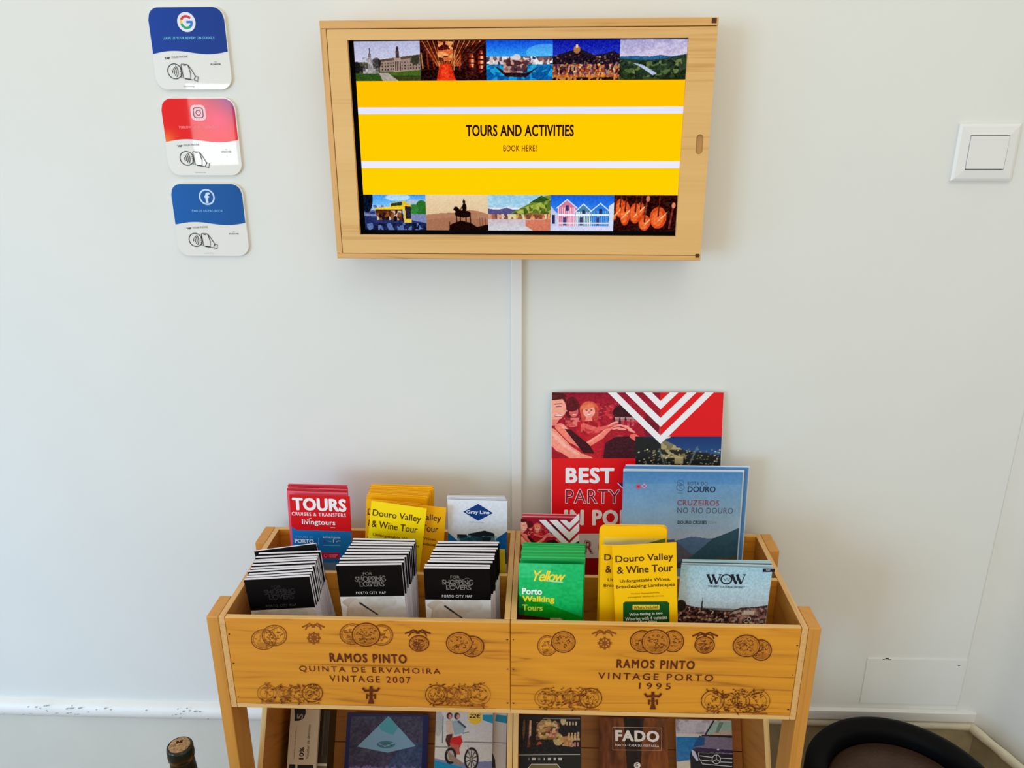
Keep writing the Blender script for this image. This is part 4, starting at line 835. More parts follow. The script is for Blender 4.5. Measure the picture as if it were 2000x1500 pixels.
# ---- green walking tour booklets
G = 'green walking tour booklets'
L = Leaf('walking_booklet', 'front green booklet with yellow script and walking tours title', 'booklet', (1013.5, 1100), (1140.5, 1103), 1.006, (0, 178, 92), G); m = L.m
c = Cv(130, 130, (0, 180, 96)); c.grad(0, 1, (34, 196, 116), (0, 176, 80)); c.ell(.1, .05, .4, .2, (70, 212, 140), .5); c.poly([(0, .55), (.14, .62), (.5, .72), (1, .92), (1, 1.1), (0, 1.1)], (0, 140, 22)); c.poly([(0, .56), (.1, .66), (.1, .9), (0, 1)], (0, 96, 36)); c.put(c.under([(0, .90), (.4, .94), (.6, .97), (1, 1.0)]), (70, 14, 10)); c.poly([(.5, .95), (.66, .95), (.74, 1), (.5, 1)], (190, 176, 140)); c.noise(26, 26, 10)
zb_ = m(1075, 1212)[1]; L.canvas(c, 'cover_picture', -L.w/2, L.w/2, zb_, L.h)
F = L.flat(.0004); Y_ = (246, 226, 70); F.text('Yellow', 1042, 1105, 1125, 21, Y_, .018, .86, 0, .35); F.ribbon([(1068, 1134), (1084, 1136), (1099, 1136.5)], 1.6, (190, 246, 214))
F.text('Porto', 1019.5, 1059, 1154.5, 13, (250, 252, 252), .03); F.text('Walking', 1020, 1083, 1171, 15, (246, 222, 40), .03); F.text('Tours', 1020, 1060, 1186.5, 12, (196, 216, 60), .025); F.build('lettering', L.o)
stack(12, 'walking_booklet', '# green walking tour booklet from the front of its stack', 'booklet', [(1016.5, 1096), (1142, 1098)], [(1021, 1062), (1143, 1065)], 1.011, 1.068, [(20, 186, 92), (6, 160, 76), (40, 196, 106), (0, 170, 80)], G, thick=.0046, seed=14, jit=1.2, lean=.0)

# ---- party flyers behind
def party(c, mono=False):
    c.rect(0, 0, 1, 1, (166, 12, 40)); c.grad(0, .2, (140, 6, 40), (176, 14, 46)); c.tex(c.box_(.36, .16, .82, .46), [(176, 20, 46), (140, 10, 40), (210, 50, 60), (150, 14, 40)], 40, 16, .8)
    for k in range(70): c.ell(.36+.5*c.rng.rand(), .2+.2*c.rng.rand(), .012, .006, (250, 110, 110), .3+.5*c.rng.rand())
    dk, hi = (74, 8, 22), (255, 176, 164)
    def arm(p, w0, col, al=1.0):
        for i, (q, r) in enumerate(zip(p, p[1:])): c.line(*q, *r, w0*(1-.16*i), col, al)
    # back row heads and crowd
    c.ell(.19, .24, .07, .17, (92, 10, 24)); c.ell(.205, .29, .042, .085, (226, 96, 90)); c.line(.18, .265, .20, .262, .006, dk); c.line(.215, .262, .235, .268, .006, dk); c.ell(.21, .335, .018, .008, (255, 214, 206)); c.ell(.185, .22, .06, .07, (92, 10, 24)); c.tex(c.box_(.12, .38, .30, .52), [(214, 84, 84), (120, 12, 30), (240, 130, 120), (170, 30, 50)], 34, 22, .9)
    c.ell(.345, .26, .085, .125, (226, 100, 72)); c.ell(.30, .33, .03, .12, (206, 80, 60)); c.ell(.405, .33, .028, .11, (196, 70, 56)); c.ell(.345, .285, .056, .090, (252, 164, 150)); c.ell(.33, .215, .07, .035, (236, 124, 84), .9, -.3)
    c.line(.315, .262, .334, .258, .006, dk); c.line(.355, .256, .376, .262, .006, dk); c.ell(.325, .274, .008, .006, dk); c.ell(.366, .272, .008, .006, dk); c.ell(.346, .30, .008, .014, (232, 120, 110)); c.ell(.346, .334, .026, .013, (214, 60, 64)); c.ell(.346, .331, .022, .008, (255, 240, 236)); c.poly([(.32, .36), (.37, .36), (.38, .43), (.31, .43)], (240, 136, 122))
    # left profile
    c.ell(-.02, .16, .16, .16, (96, 16, 22)); c.ell(.02, .24, .115, .19, (248, 168, 148)); c.poly([(.10, .19), (.148, .285), (.10, .30)], (246, 160, 142)); c.ell(-.01, .06, .15, .06, (84, 12, 20)); c.line(.03, .178, .095, .170, .010, (120, 30, 30)); c.line(.045, .215, .09, .212, .008, dk); c.ell(.068, .35, .046, .020, (206, 60, 66)); c.ell(.068, .345, .040, .012, (255, 240, 236)); c.poly([(-.1, .40), (.07, .41), (.04, .5), (-.1, .5)], (236, 130, 116))
    # dresses, arms towards the glasses
    c.poly([(.24, .44), (.44, .42), (.50, .6), (.46, 1), (.20, 1)], (190, 24, 40)); c.tex(c.box_(.27, .44, .45, .62), [(222, 60, 66), (150, 10, 30), (246, 120, 112)], 22, 16, .6)
    arm([(.08, .52), (.20, .72), (.30, .82), (.46, .66), (.56, .50)], .095, (246, 130, 112)); arm([(.10, .50), (.21, .69), (.31, .79), (.45, .63), (.55, .48)], .03, hi, .7)
    arm([(-.02, .62), (.10, .82), (.22, .95), (.34, 1.02)], .15, (250, 150, 130)); arm([(.0, .60), (.12, .80), (.24, .93)], .04, (255, 190, 176), .7); arm([(.30, .50), (.42, .56), (.56, .50)], .055, (232, 100, 92)); c.poly([(.12, .55), (.18, .56), (.36, .80), (.40, .92), (.30, .92)], (62, 6, 20))
    # dark haired person from behind and hands with glasses
    c.ell(.66, .30, .095, .12, (56, 8, 22)); c.ell(.62, .40, .05, .08, (64, 8, 22)); c.ell(.74, .36, .05, .07, (70, 10, 24))
    for x in (.585, .635, .69, .73): c.poly([(x, .38), (x+.040, .38), (x+.030, .50), (x+.010, .50)], (246, 180, 176), .6); c.line(x, .38, x+.040, .38, .005, (255, 226, 220)); c.poly([(x+.004, .43), (x+.036, .43), (x+.030, .49), (x+.010, .49)], (190, 30, 50), .7)
    for x, y, a in ((.555, .49, -.5), (.58, .46, -.5), (.61, .50, -.3), (.60, .54, -.3), (.65, .55, .1), (.68, .51, .3), (.71, .54, .5), (.74, .58, .6)): c.ell(x, y, .042, .017, (252, 158, 146), 1, a); c.ell(x, y+.016, .034, .004, (150, 24, 36), .8, a)
    c.ell(.60, .66, .09, .07, (170, 20, 40)); c.ell(.63, .70, .05, .055, (224, 84, 80)); c.poly([(.50, .76), (.60, .66), (.80, .66), (.84, .80), (.80, 1), (.48, 1)], (62, 12, 28)); arm([(1.0, .90), (.88, .78), (.76, .66)], .085, (242, 112, 100)); arm([(1.0, .86), (.88, .74)], .02, hi, .7)
    c.ell(.92, .5, .07, .2, (96, 12, 34), .7); c.noise(70, 60, 12)
G = 'red party flyers beside the centre'
L = Leaf('party_flyer', 'front small red party flyer with white chevrons behind the green booklets', 'flyer', (1017.5, 1013), (1132.5, 1014.5), 1.140, (170, 14, 36), G); m = L.m
zc = m(1070, 1075)[1]; c = Cv(90, 90); party(c); L.canvas(c, 'party_photo', -L.w/2, L.w*.32, zc, L.h)
F = L.flat(.0003); F.rect(1119, 1017, 1131.3, 1090, (206, 22, 50))
for a, b, cx in ((1052, 1066, 1112), (1072, 1088, 1112), (1093, 1106, 1112)):
    tip = 1015+(1112-a)*1.0; F.poly([(a, 1015.2), (b, 1015.2), (1112, 1015+(1112-b)), (1131.3, 1015+(1112-b)-19), (1131.3, tip-19), (1112, tip)], (244, 238, 244))
F.poly([(1096, 1060), (1112, 1066), (1131, 1056), (1131, 1090), (1090, 1090)], (18, 60, 50)); F.build('chevrons', L.o)
stack(6, 'party_flyer', '# small red party flyer from the front, showing its pinkish edge', 'flyer', [(1020.5, 1012), (1133, 1014.5)], [(1021.5, 1004), (1132, 1006.5)], 1.143, 1.160, [(206, 80, 100), (180, 20, 50), (230, 150, 160)], G, thick=.002, seed=21, jit=.7)

po = Leaf('party_poster', 'large red party poster leaning on the wall with white chevrons', 'poster', (1077, 765.5), (1414, 766), 1.2600, (226, 8, 22), None, .165, .0016, mesh_mat=mat((232, 232, 232), .4)); m = po.m
pw = po.w/2; m_raw = po.m
def m(px, py): a = m_raw(px, py); return (min(max(a[0], -pw+.0005), pw-.0005) if not 1080 < px < 1410 else a[0], min(a[1], po.h-.0005))

c = Cv(300, 262); party(c)
u_ = m(1242, 830)[0]; za = m(1160, 895.5)[1]
po.canvas(c, 'party_photo', -pw+.0006, m(1289, 820)[0], za, po.h-.0006)
c = Cv(150, 90, (10, 16, 30)); c.grad(0, .45, (16, 50, 110), (40, 80, 130)); c.put(c.under([(0, .0), (.25, .04), (.42, .26), (.6, .34), (.8, .38), (1, .45)]), (26, 30, 32)); c.tex(c.box_(.3, .05, .6, .5) & c.under([(0, 0), (.3, .04), (.6, .36)]), [(150, 130, 90), (40, 36, 30), (206, 186, 130)], 14, 12, .8)
for k in range(160): x, y = c.rng.rand(), .3+.55*c.rng.rand(); c.ell(x, y, .010, .014, [(250, 240, 190), (190, 150, 90), (240, 220, 150)][k % 3], .3+.6*c.rng.rand())
c.rect(0, .72, 1, 1, (14, 14, 20)); c.tex(c.box_(0, .74, 1, 1), [(20, 18, 24), (120, 100, 70), (40, 36, 50), (220, 206, 160)], 30, 6, .6); c.line(.28, .3, .4, 1, .02, (110, 130, 130), .7); c.line(.72, .25, .56, 1, .02, (110, 130, 130), .7); c.rect(.46, .48, .56, .64, (206, 190, 130), .8); c.ell(.35, .0, .06, .06, (240, 226, 180))
c.build('river_photo', po.o, [m(1241, 852.5), (pw-.0006, m(1414, 852.5)[1]), (pw-.0006, m(1414, 935)[1]), m(1241, 935)], M_PRINT, -.0001)
F = Flat(m, base=.0002); red = (226, 8, 22)
F.poly([(1077.6, 895), (1241, 895), (1241, 1042), (1077.6, 1042)], red); F.poly([(1241, 925), (1413.5, 925), (1413.5, 1042), (1241, 1042)], red)
F.poly([(1289, 766), (1414, 766), (1414, 852.5), (1303, 852.5), (1289, 866)], red); F.poly([(1077.6, 1042), (1413.5, 1042), (1413.5, 1090), (1077.6, 1090)], (206, 202, 196)); F.poly([(1077.6, 1090), (1413.5, 1090), (1413.5, 1180), (1077.6, 1180)], (140, 4, 14))
F.build('red_fields', po.o)
F = Flat(m, base=.0005); top = 766.4; wh = (240, 238, 244); tip = (1290, 867)
for a, b in ((1187, 1204), (1221, 1239), (1256, 1273)):
    ta, tb = top+(1290-a)*.975, top+(1290-b)*.975; ra, rb = 2*1290-a+2, 2*1290-b+2
    F.poly([(a, top), (b, top), (1290, tb), (rb-1, top), (ra-1, top), (1290, ta)], wh)
F.poly([(1207, 943), (1217, 943), (1217, 952)], (60, 30, 110)); F.ribbon([(1206, 943), (1217, 954)], 1.5, wh); F.build('chevrons', po.o)
F = Flat(m, base=.0005); F.text('BEST', 1104.5, 1199.5, 928.5, 31, wh, .038, 1.1)
F.text('PARTY', 1104, 1211, 969.5, 28, wh, .02, 1.05); F.k += .0001; F.text('PARTY', 1105.2, 1209.8, 969.5, 25.6, (150, 10, 40), -.003, 1.07)
F.text('IN PORTO', 1102, 1290, 1011, 31, wh, .038, 1.1); 
for ch, xa, xb in (('R', 1141.5, 1158.5), ('C', 1168, 1187)): F.text(ch, xa, xb, 1068, 26, (140, 50, 56), .02); F.k += .0001; F.text(ch, xa+1.1, xb-1.1, 1068, 23.6, (206, 202, 196), .0); F.k += .0001; F.text(ch, xa+2.0, xb-2.0, 1068, 21.4, (140, 50, 56), .0)
F.build('lettering', po.o)

# ---- blue river cruise brochures
G = 'blue river cruise brochures'
L = Leaf('cruise_brochure', 'front wide blue river cruise brochure with hills, right back row', 'brochure', (1217.5, 921), (1451, 923), 1.198, (120, 164, 206), G, .10); m = L.m
c = Cv(230, 190); c.grad(0, .75, (92, 146, 196), (176, 198, 218)); c.grad(0, .12, (74, 132, 190), (92, 146, 196)); c.grad(.55, .80, (150, 180, 214), (196, 200, 214))
c.put(c.under([(0, .74), (.3, .70), (.42, .72), (.6, .66), (.75, .68), (.9, .66), (1, .7)]), (84, 116, 156)); c.put(c.under([(0, .66), (.35, .70), (.45, .69), (.6, .84), (1, 1)]), (92, 92, 108)); c.put(c.under([(.0, 1.2), (.45, .96), (.6, .88), (.78, .68), (.9, .62), (1, .56)]), (46, 84, 104)); c.put(c.under([(0, .82), (.4, .86), (.55, .98), (1, 1.1)]), (66, 62, 72)); c.put(c.under([(.5, 1.1), (.7, .94), (.85, .88), (1, .86)]), (84, 76, 66), .9); c.noise(60, 50, 5); c.noise(8, 8, 4)
zb_ = m(1330, 1110)[1]; L.canvas(c, 'river_photo', -L.w/2, L.w/2, zb_, L.h)
F = L.flat(.0003); nv = (24, 44, 78); F.text('ROTA DO', 1343, 1382, 944.5, 7.5, (66, 84, 110), .0, 1.1); F.text('DOURO', 1343, 1397.5, 955.5, 12, nv, .012, 1.0); F.text('CRUZEIROS', 1322.5, 1404.5, 982, 11, (150, 78, 84), .010, 1.1); F.text('NO RIO DOURO', 1323, 1431.5, 997, 11, (88, 92, 116), .0, 1.1); F.text('DOURO CRUISES', 1323.5, 1380.5, 1020, 6.5, nv, .012, 1.05); F.text('2024', 1383, 1399, 1020, 6, (150, 164, 190)); F.build('lettering', L.o)
F = L.flat(.0003); F.ring(1329, 943, 6.5, 5.5, .9, (70, 96, 130)); F.ring(1329, 952, 7.5, 6.5, .9, (70, 96, 130)); F.ribbon([(1325, 941), (1332, 946), (1326, 950), (1333, 955)], 1, (70, 96, 130)); F.ribbon([(1323, 962.5), (1334, 963)], 2, (110, 130, 160)); F.ell(1247, 950, 5, 4.5, (206, 90, 130)); F.ell(1247, 950, 2.4, 2, (220, 30, 60)); F.ell(1258, 949, 5.5, 4.5, (206, 160, 196)); F.ribbon([(1254, 946), (1262, 952)], 1, (90, 80, 150)); F.ribbon([(1262, 946), (1254, 952)], 1, (90, 80, 150)); F.build('emblems', L.o)
stack(6, 'cruise_brochure', '# blue cruise brochure from the front, showing only its edges', 'brochure', [(1218, 919), (1453, 921)], [(1222, 908), (1464, 911)], 1.2005, 1.212, [(90, 142, 196), (206, 222, 236), (70, 120, 180), (90, 142, 196)], G, thick=.0020, seed=31, jit=1.0, lean=.10)

# ---- pale blue district leaflets
G = 'pale blue wine district leaflets'
L = Leaf('district_leaflet', 'front pale blue WOW leaflet with rooftops photo at the right end', 'leaflet', (1330.5, 1104), (1509, 1110), 1.030, (170, 204, 220), G); m = L.m
c = Cv(200, 130); c.grad(0, .7, (160, 202, 222), (196, 214, 224)); c.put(c.under([(0, .62), (.15, .68), (.35, .72), (.5, .74), (.62, .74), (.7, .68), (.85, .66), (1, .62)]), (74, 50, 48)); k_ = c.under([(0, .64), (.15, .7), (.5, .76), (.62, .76), (.72, .7), (1, .66)])
c.tex(k_, [(60, 40, 40), (150, 104, 90), (40, 26, 30), (206, 176, 164), (110, 70, 60), (30, 20, 26)], 46, 34, .95); c.tex(k_ & (c.X > .6), [(206, 170, 160), (70, 50, 60), (236, 220, 210), (120, 80, 80)], 30, 26, .7); c.rect(.74, .72, .86, .79, (226, 214, 204)); c.ell(.04, .68, .06, .1, (40, 40, 34)); c.poly([(.262, .74), (.268, .58), (.273, .52), (.278, .58), (.286, .74)], (50, 44, 56)); c.put(c.under([(0, .95), (.4, .92), (1, .97)]), (26, 20, 26), .5); c.noise(70, 50, 14)
zb_ = m(1420, 1222)[1]; L.canvas(c, 'rooftop_photo', -L.w/2, L.w/2, zb_, L.h)
F = L.flat(.0003); nv = (18, 26, 44); 
for wx in (1382, 1429.5):
    for (a, b, wd) in ((0, 8, 4.6), (8, 13.5, 1.5), (9.5, 17.5, 4.6), (17.5, 25.5, 1.5)):
        up = (a, b) if wd > 2 else (b, a); F.ribbon([(wx+up[0], 1121.6), (wx+up[1], 1140.4)], wd, nv)
    F.ribbon([(wx-2.5, 1121.8), (wx+4, 1121.8)], 1.2, nv); F.ribbon([(wx+21.5, 1121.8), (wx+27.5, 1121.8)], 1.2, nv)
F.ring(1418.5, 1131, 10.5, 9, 2.4, nv); F.ribbon([(1413, 1129), (1417, 1134), (1419, 1128), (1423, 1134), (1425, 1128)], 1.1, nv); F.text('THE BEST CULTURAL DISTRICT', 1382, 1455, 1145.5, 3.6, (40, 70, 96), .01); F.rect(1489.5, 1110, 1513, 1116.5, nv); F.text('MAP', 1496, 1504, 1113, 3, (200, 220, 236)); F.ring(1457, 1213, 4, 3, 1.3, (236, 236, 236)); F.ring(1463, 1208, 3, 3, 1.3, (236, 236, 236)); F.build('lettering', L.o)
stack(6, 'district_leaflet', '# pale blue leaflet from the front, edge showing behind the WOW one', 'leaflet', [(1331, 1102), (1510, 1107)], [(1333, 1093), (1505, 1096)], 1.034, 1.050, [(160, 200, 216), (190, 216, 224), (60, 80, 90), (170, 206, 220)], G, thick=.0020, seed=33, jit=1.0)

# ---- leaflets in the lower, tipped crates
def low(name, label, cat, TL, TR2, p, rgb, thick=.002, h=None, group=None):
    mm = pmap(LM, p); A = mm(*TL); B = mm(*TR2); w_ = B[0]-A[0]; uc = (A[0]+B[0])/2; zt = (A[1]+B[1])/2; zb = LZB+TB+.0004 if h is None else zt-h
    o = bpy.data.objects.new(name, None); COL.objects.link(o); o.empty_display_size = .01; Mx = LM @ TR_(uc, p, zb); o.matrix_world = Mx; tag(o, label, cat, group)
    L = Leaf.__new__(Leaf); L.o = o; L.w = w_; L.h = zt-zb; L.M = Mx; L.m = pmap(Mx, 0)
    box('paper', o, mat(rgb, .42), -w_/2, w_/2, 0, thick, 0, L.h); return L
L = low('booklet', 'dark ribbed booklet behind the cream voucher in lower left crate', 'booklet', (585, 1385), (645, 1388), .098, (58, 48, 34), .050); F = Flat(None, base=.0002)
for k in range(7): u = L.w*(.08+.06*k); F.add([(u, L.h*.55), (u+.0012, L.h*.55), (u+.0012, L.h), (u, L.h)], [(0, 1, 2, 3)], [(30, 26, 20), (96, 82, 60), (44, 38, 30)][k % 3])
zq = L.m(620, 1491)[1]; F.add([(-L.w/2, zq-.004), (L.w/2, zq-.004), (L.w/2, zq), (-L.w/2, zq)], [(0, 1, 2, 3)], (206, 196, 172)); F.add([(-L.w/2, 0), (L.w/2, 0), (L.w/2, zq-.004), (-L.w/2, zq-.004)], [(0, 1, 2, 3)], (110, 96, 70)); F.build('printed_stripes', L.o)
L = low('voucher', 'cream discount voucher with sideways lettering in lower left crate', 'voucher', (568.5, 1384), (624.5, 1386), .080, (196, 182, 158), .008); m = L.m
F = Flat(m, base=.0002); F.rect(565, 1493, 577, 1600, (20, 22, 18)); F.rect(581, 1494, 612, 1600, (22, 24, 20)); F.poly([(575, 1384), (597, 1384), (597, 1394), (593, 1403), (584, 1408), (575, 1408), (576, 1398)], (22, 18, 16)); F.build('printed_fields', L.o)
def vtext(F, L, body, x, ya, yb, wpx, rgb, b=0.0):    # text that reads upwards
    v, f = glyph(body, b, 1.0, 0.0); a = L.m(x, ya); c = L.m(x, yb); d = L.m(x+wpx, ya); hh = abs(d[0]-a[0]); z0, z1 = a[1], c[1]
    F.add([(a[0]+hh*(.5-q[1]), z0+(z1-z0)*q[0]) for q in v], f, rgb)
F = Flat(m, base=.0004); vtext(F, L, 'S', 585.5, 1404, 1394, 12, (196, 190, 180), .03); vtext(F, L, '10%', 588.5, 1483, 1459, 9, (60, 40, 26), .02); vtext(F, L, 'Voucher de desconto', 600, 1482, 1415, 5.5, (80, 56, 40), .0); vtext(F, L, 'valid for one purchase', 574.5, 1482, 1418, 3, (100, 76, 56)); F.build('lettering', L.o)
L = low('show_leaflet', 'navy leaflet with a glowing turquoise triangle in the lower left crate', 'leaflet', (678.5, 1392), (838, 1396), .128, (20, 24, 84), .003); m = L.m
c = Cv(130, 150, (66, 60, 84)); c.grad(0, 1, (62, 60, 82), (70, 62, 90)); c.ell(.95, .9, .5, .6, (56, 84, 130), .6); c.noise(8, 8, 8)
for k in range(26): x = .03+.038*k; c.ell(x, .62+.03*c.rng.rand(), .03, .05+.03*c.rng.rand(), (150, 130, 200), .6)
c.rect(0, .66, 1, 1, (90, 80, 160), .8); c.noise(40, 50, 14)
q0, q1 = m(686, 1399), m(827, 1399); c.build('stage_picture', L.o, [q0, q1, (q1[0], 0.004), (q0[0], .004)], M_PRINT, -.0001)
c = Cv(120, 80, (110, 156, 190)); c.ell(.5, .15, .4, .4, (70, 170, 180), .8); c.ell(.75, .7, .35, .3, (160, 150, 196), .7); c.ell(.4, .5, .3, .12, (176, 170, 206), .6); c.tex(((c.X-.5)/.16)**2+((c.Y-.80)/.1)**2 < 1, [(50, 110, 130), (30, 80, 100), (130, 180, 200)], 30, 24, .8); c.noise(20, 16, 8)
def tri(name, c, parent, pts, y):     # canvas warped to a kite: top, left, bottom, right
    T, Lf, B, Rt = pts; return c.build(name, parent, [T, Rt, B, Lf], M_PRINT, y)
F = Flat(m, base=.0004); F.poly([(759, 1398.5), (812, 1457), (757, 1470), (698, 1458)], (124, 166, 196)); F.k = .0006; F.poly([(759, 1399.5), (778, 1420), (768, 1436), (744, 1426), (741, 1418)], (76, 160, 176)); F.ell(754, 1454, 18, 7, (70, 120, 140), 20); F.ribbon([(740, 1452), (752, 1458), (770, 1451)], 1.4, (150, 190, 206)); F.ribbon([(742, 1458), (756, 1450), (768, 1458)], 1.2, (40, 84, 100)); F.build('glowing_triangle', L.o)
G = 'scooter rental leaflets'
def scoot(L, m, front):
    c = Cv(130, 150, (212, 210, 206)); c.grad(0, .5, (206, 208, 214), (214, 212, 208)); c.rect(.45, .47, 1, .485, (110, 104, 110), .7); c.rect(0, .55, .3, .565, (120, 120, 120), .7); c.ell(.05, .2, .08, .2, (120, 130, 120), .35); c.rect(.12, .1, .135, .5, (60, 60, 64), .8)
    c.poly([(0, .72), (.4, .78), (1, .74), (1, 1), (0, 1)], (110, 116, 170), .85); c.poly([(0, .75), (.5, .84), (.4, 1), (0, 1)], (10, 140, 186)); k = (24, 18, 18)
    c.ell(.55, .1, 0.001, 0.001, k); c.ell(.24, .07, .055, .06, (206, 200, 180)); c.ell(.24, .10, .05, .05, (60, 24, 26)); c.ell(.25, .11, .03, .035, (214, 140, 120)); c.ell(.37, .07, .055, .06, (206, 200, 180)); c.ell(.37, .10, .05, .05, (40, 24, 26)); c.ell(.39, .11, .03, .035, (220, 150, 126))
    c.poly([(.18, .17), (.3, .15), (.36, .3), (.32, .4), (.2, .36)], (210, 186, 170)); c.poly([(.28, .18), (.42, .16), (.52, .26), (.5, .34), (.34, .38)], (150, 176, 190)); c.line(.40, .18, .52, .26, .03, (60, 60, 90)); c.line(.48, .35, .58, .33, .014, (90, 120, 120)); c.poly([(.2, .38), (.3, .36), (.3, .52), (.24, .56), (.18, .46)], (80, 30, 24))
    c.poly([(.28, .42), (.46, .38), (.48, .46), (.44, .56), (.34, .56), (.26, .5)], (206, 30, 32)); c.poly([(.26, .5), (.42, .52), (.44, .66), (.3, .66)], (190, 90, 76)); c.ell(.28, .68, .10, .12, k); c.ell(.28, .68, .06, .08, (180, 176, 170)); c.poly([(.22, .6), (.3, .66), (.5, .78), (.44, .82), (.26, .74)], (150, 130, 110)); c.line(.46, .4, .56, .6, .016, (200, 200, 200)); c.poly([(.52, .56), (.62, .54), (.72, .6), (.6, .6)], (226, 226, 226))
    c.ell(.64, .72, .125, .17, k); c.ell(.64, .72, .095, .135, (196, 192, 186))
    for a in range(5): t = a*math.pi/5+.3; c.line(.64-.09*math.cos(t), .72-.12*math.sin(t), .64+.09*math.cos(t), .72+.12*math.sin(t), .014, k)
    c.ell(.64, .72, .02, .03, (150, 140, 130)); c.line(.57, .52, .62, .68, .016, (160, 160, 164)); c.noise(50, 60, 7)
    q0, q1 = m(853, 1386), m(963, 1388); c.build('scooter_photo', L.o, [(-L.w/2, L.h), (L.w/2, L.h), (L.w/2, m(905, 1520)[1]), (-L.w/2, m(905, 1520)[1])], M_PRINT, -.0001)
L2 = low('scooter_leaflet', 'second scooter leaflet showing only its right edge with a blue flag', 'leaflet', (880, 1386), (990, 1388), .098, (214, 212, 208), .003, group=G); F = Flat(L2.m, base=.0002); F.poly([(970, 1395.5), (989.5, 1398), (989.5, 1413), (967, 1408)], (10, 146, 184)); F.ribbon([(963, 1450), (990, 1451)], 1.5, (120, 116, 120)); F.poly([(962, 1470), (967, 1484), (968, 1500), (961, 1500)], (30, 24, 30)); F.build('printed_flag', L2.o)
L = low('scooter_leaflet', 'scooter leaflet with two riders on a red scooter, lower left crate', 'leaflet', (852, 1385), (963, 1387), .088, (214, 212, 208), .003, group=G); scoot(L, L.m, True)
F = Flat(L.m, base=.0003); F.poly([(943, 1396), (962.5, 1396), (962.5, 1413), (943, 1406.5)], (10, 146, 184)); F.ell(928, 1401, 14, 14, (240, 196, 40), 24, 0, math.pi); F.rect(914, 1385, 942, 1402, (240, 206, 90)); F.text('22€', 916, 939.5, 1398, 9, (70, 22, 12), .03, 1, 0, .2); F.build('price_print', L.o)
L = low('bar_leaflet', 'black leaflet with a lit bar photo and octagon frame', 'leaflet', (1015.5, 1397), (1135, 1399), .050, (12, 12, 12), .003); m = L.m
c = Cv(140, 90, (24, 12, 14))
for x, y, rx, ry, q in ((.08, .3, .02, .3, (130, 100, 50)), (.14, .3, .012, .34, (60, 20, 30)), (.17, .35, .01, .3, (190, 150, 170)), (.40, .3, .1, .28, (196, 160, 90)), (.48, .2, .06, .2, (206, 170, 100)), (.35, .2, .05, .1, (226, 206, 170)), (.58, .2, .05, .15, (206, 180, 120)), (.72, .06, .045, .12, (226, 206, 150)), (.54, .42, .08, .12, (206, 96, 80)), (.64, .6, .08, .18, (220, 196, 130)), (.78, .6, .12, .1, (206, 150, 84)), (.8, .76, .1, .08, (220, 170, 110)), (.34, .82, .05, .16, (206, 90, 40)), (.17, .78, .025, .2, (120, 70, 30))): c.ell(x, y, rx, ry, q, .85)
c.rect(.17, .05, .20, .5, (220, 176, 130)); c.tex(c.box_(.28, .1, .66, .6), [(50, 20, 20), (206, 160, 90), (150, 90, 60), (236, 206, 160)], 18, 14, .6)
for k in range(4): c.ell(.78+.05*k, .13, .012, .06, (226, 200, 150)); c.poly([(.80+.05*k, .38), (.825+.05*k, .38), (.835+.05*k, .62), (.79+.05*k, .62)], (200, 160, 110)); c.rect(.79+.05*k, .68, .82+.05*k, .8, (176, 120, 110))
c.rect(.64, .28, .94, .4, (12, 16, 14)); c.poly([(0, .9), (.4, .72), (1, .84), (1, 1), (0, 1)], (14, 12, 18)); c.noise(60, 40, 22)
c.build('bar_photo', L.o, [m(1015, 1404), m(1133, 1405), m(1134, 1471), m(1012, 1471)], M_PRINT, -.0002)
F = Flat(m, base=.0004); wh = (196, 192, 184); F.ribbon([(1012.5, 1474.5), (1133, 1473.5)], 1.0, wh); F.ribbon([(1060, 1403.5), (1133, 1404)], .9, (170, 140, 130))
for x, w_ in ((1033, 3), (1042.5, 7), (1053, 5), (1063, 2), (1073, 6), (1083.5, 4), (1094, 7)): F.rect(x-w_/2, 1479.5, x+w_/2, 1484.5, (190, 190, 190) if x > 1040 and x != 1053 else (110, 112, 110))
F.build('icons', L.o)
F = Flat(m, base=.0004); F.poly([(1033, 1500), (1038, 1493), (1088, 1493), (1093, 1500), (1094, 1560), (1032, 1560)], (104, 96, 56)); F.ribbon([(1031, 1560), (1032, 1500), (1038, 1492.5), (1088, 1492.5), (1094, 1500), (1095, 1560)], 1.2, (226, 226, 214)); F.build('octagon_frame', L.o)
L = low('music_leaflet', 'brown FADO leaflet with a dark guitarist figure in the lower right crate', 'leaflet', (1170, 1400), (1303, 1404), .120, (86, 44, 14), .003); m = L.m
c = Cv(150, 150, (104, 52, 18)); c.tex(c.box_(0, 0, 1, 1), [(120, 58, 18), (84, 40, 14), (136, 74, 26), (98, 46, 14)], 10, 5, .7); c.poly([(.36, 0), (.66, 0), (.62, .25), (.60, .55), (.64, .8), (.62, 1), (.36, 1), (.42, .7), (.38, .3)], (26, 12, 12), .92); c.ell(.5, .1, .1, .12, (20, 10, 10)); c.poly([(.22, .65), (.3, .56), (.36, .7), (.36, 1), (.2, 1)], (34, 16, 8)); c.poly([(.68, .7), (.76, .56), (.84, .72), (.9, 1), (.66, 1)], (30, 14, 8)); c.ell(.86, .5, .16, .2, (160, 84, 24), .5); c.noise(30, 8, 12)
L.canvas(c, 'stage_photo', -L.w/2, L.w/2, 0.002, L.h)
F = Flat(m, base=.0003); wh = (240, 232, 224); q = [(1196.5, 1420), (1292, 1421.5), (1291.5, 1465.5), (1196.5, 1464.5)]; F.ribbon(q, .9, (220, 180, 150), True); F.text('FADO', 1201.5, 1287.5, 1437.5, 22, wh, .038, 1.1); F.text('PORTO · CASA DA GUITARRA', 1201.5, 1287, 1456, 4.6, wh, .015, 1.1); F.build('lettering', L.o)
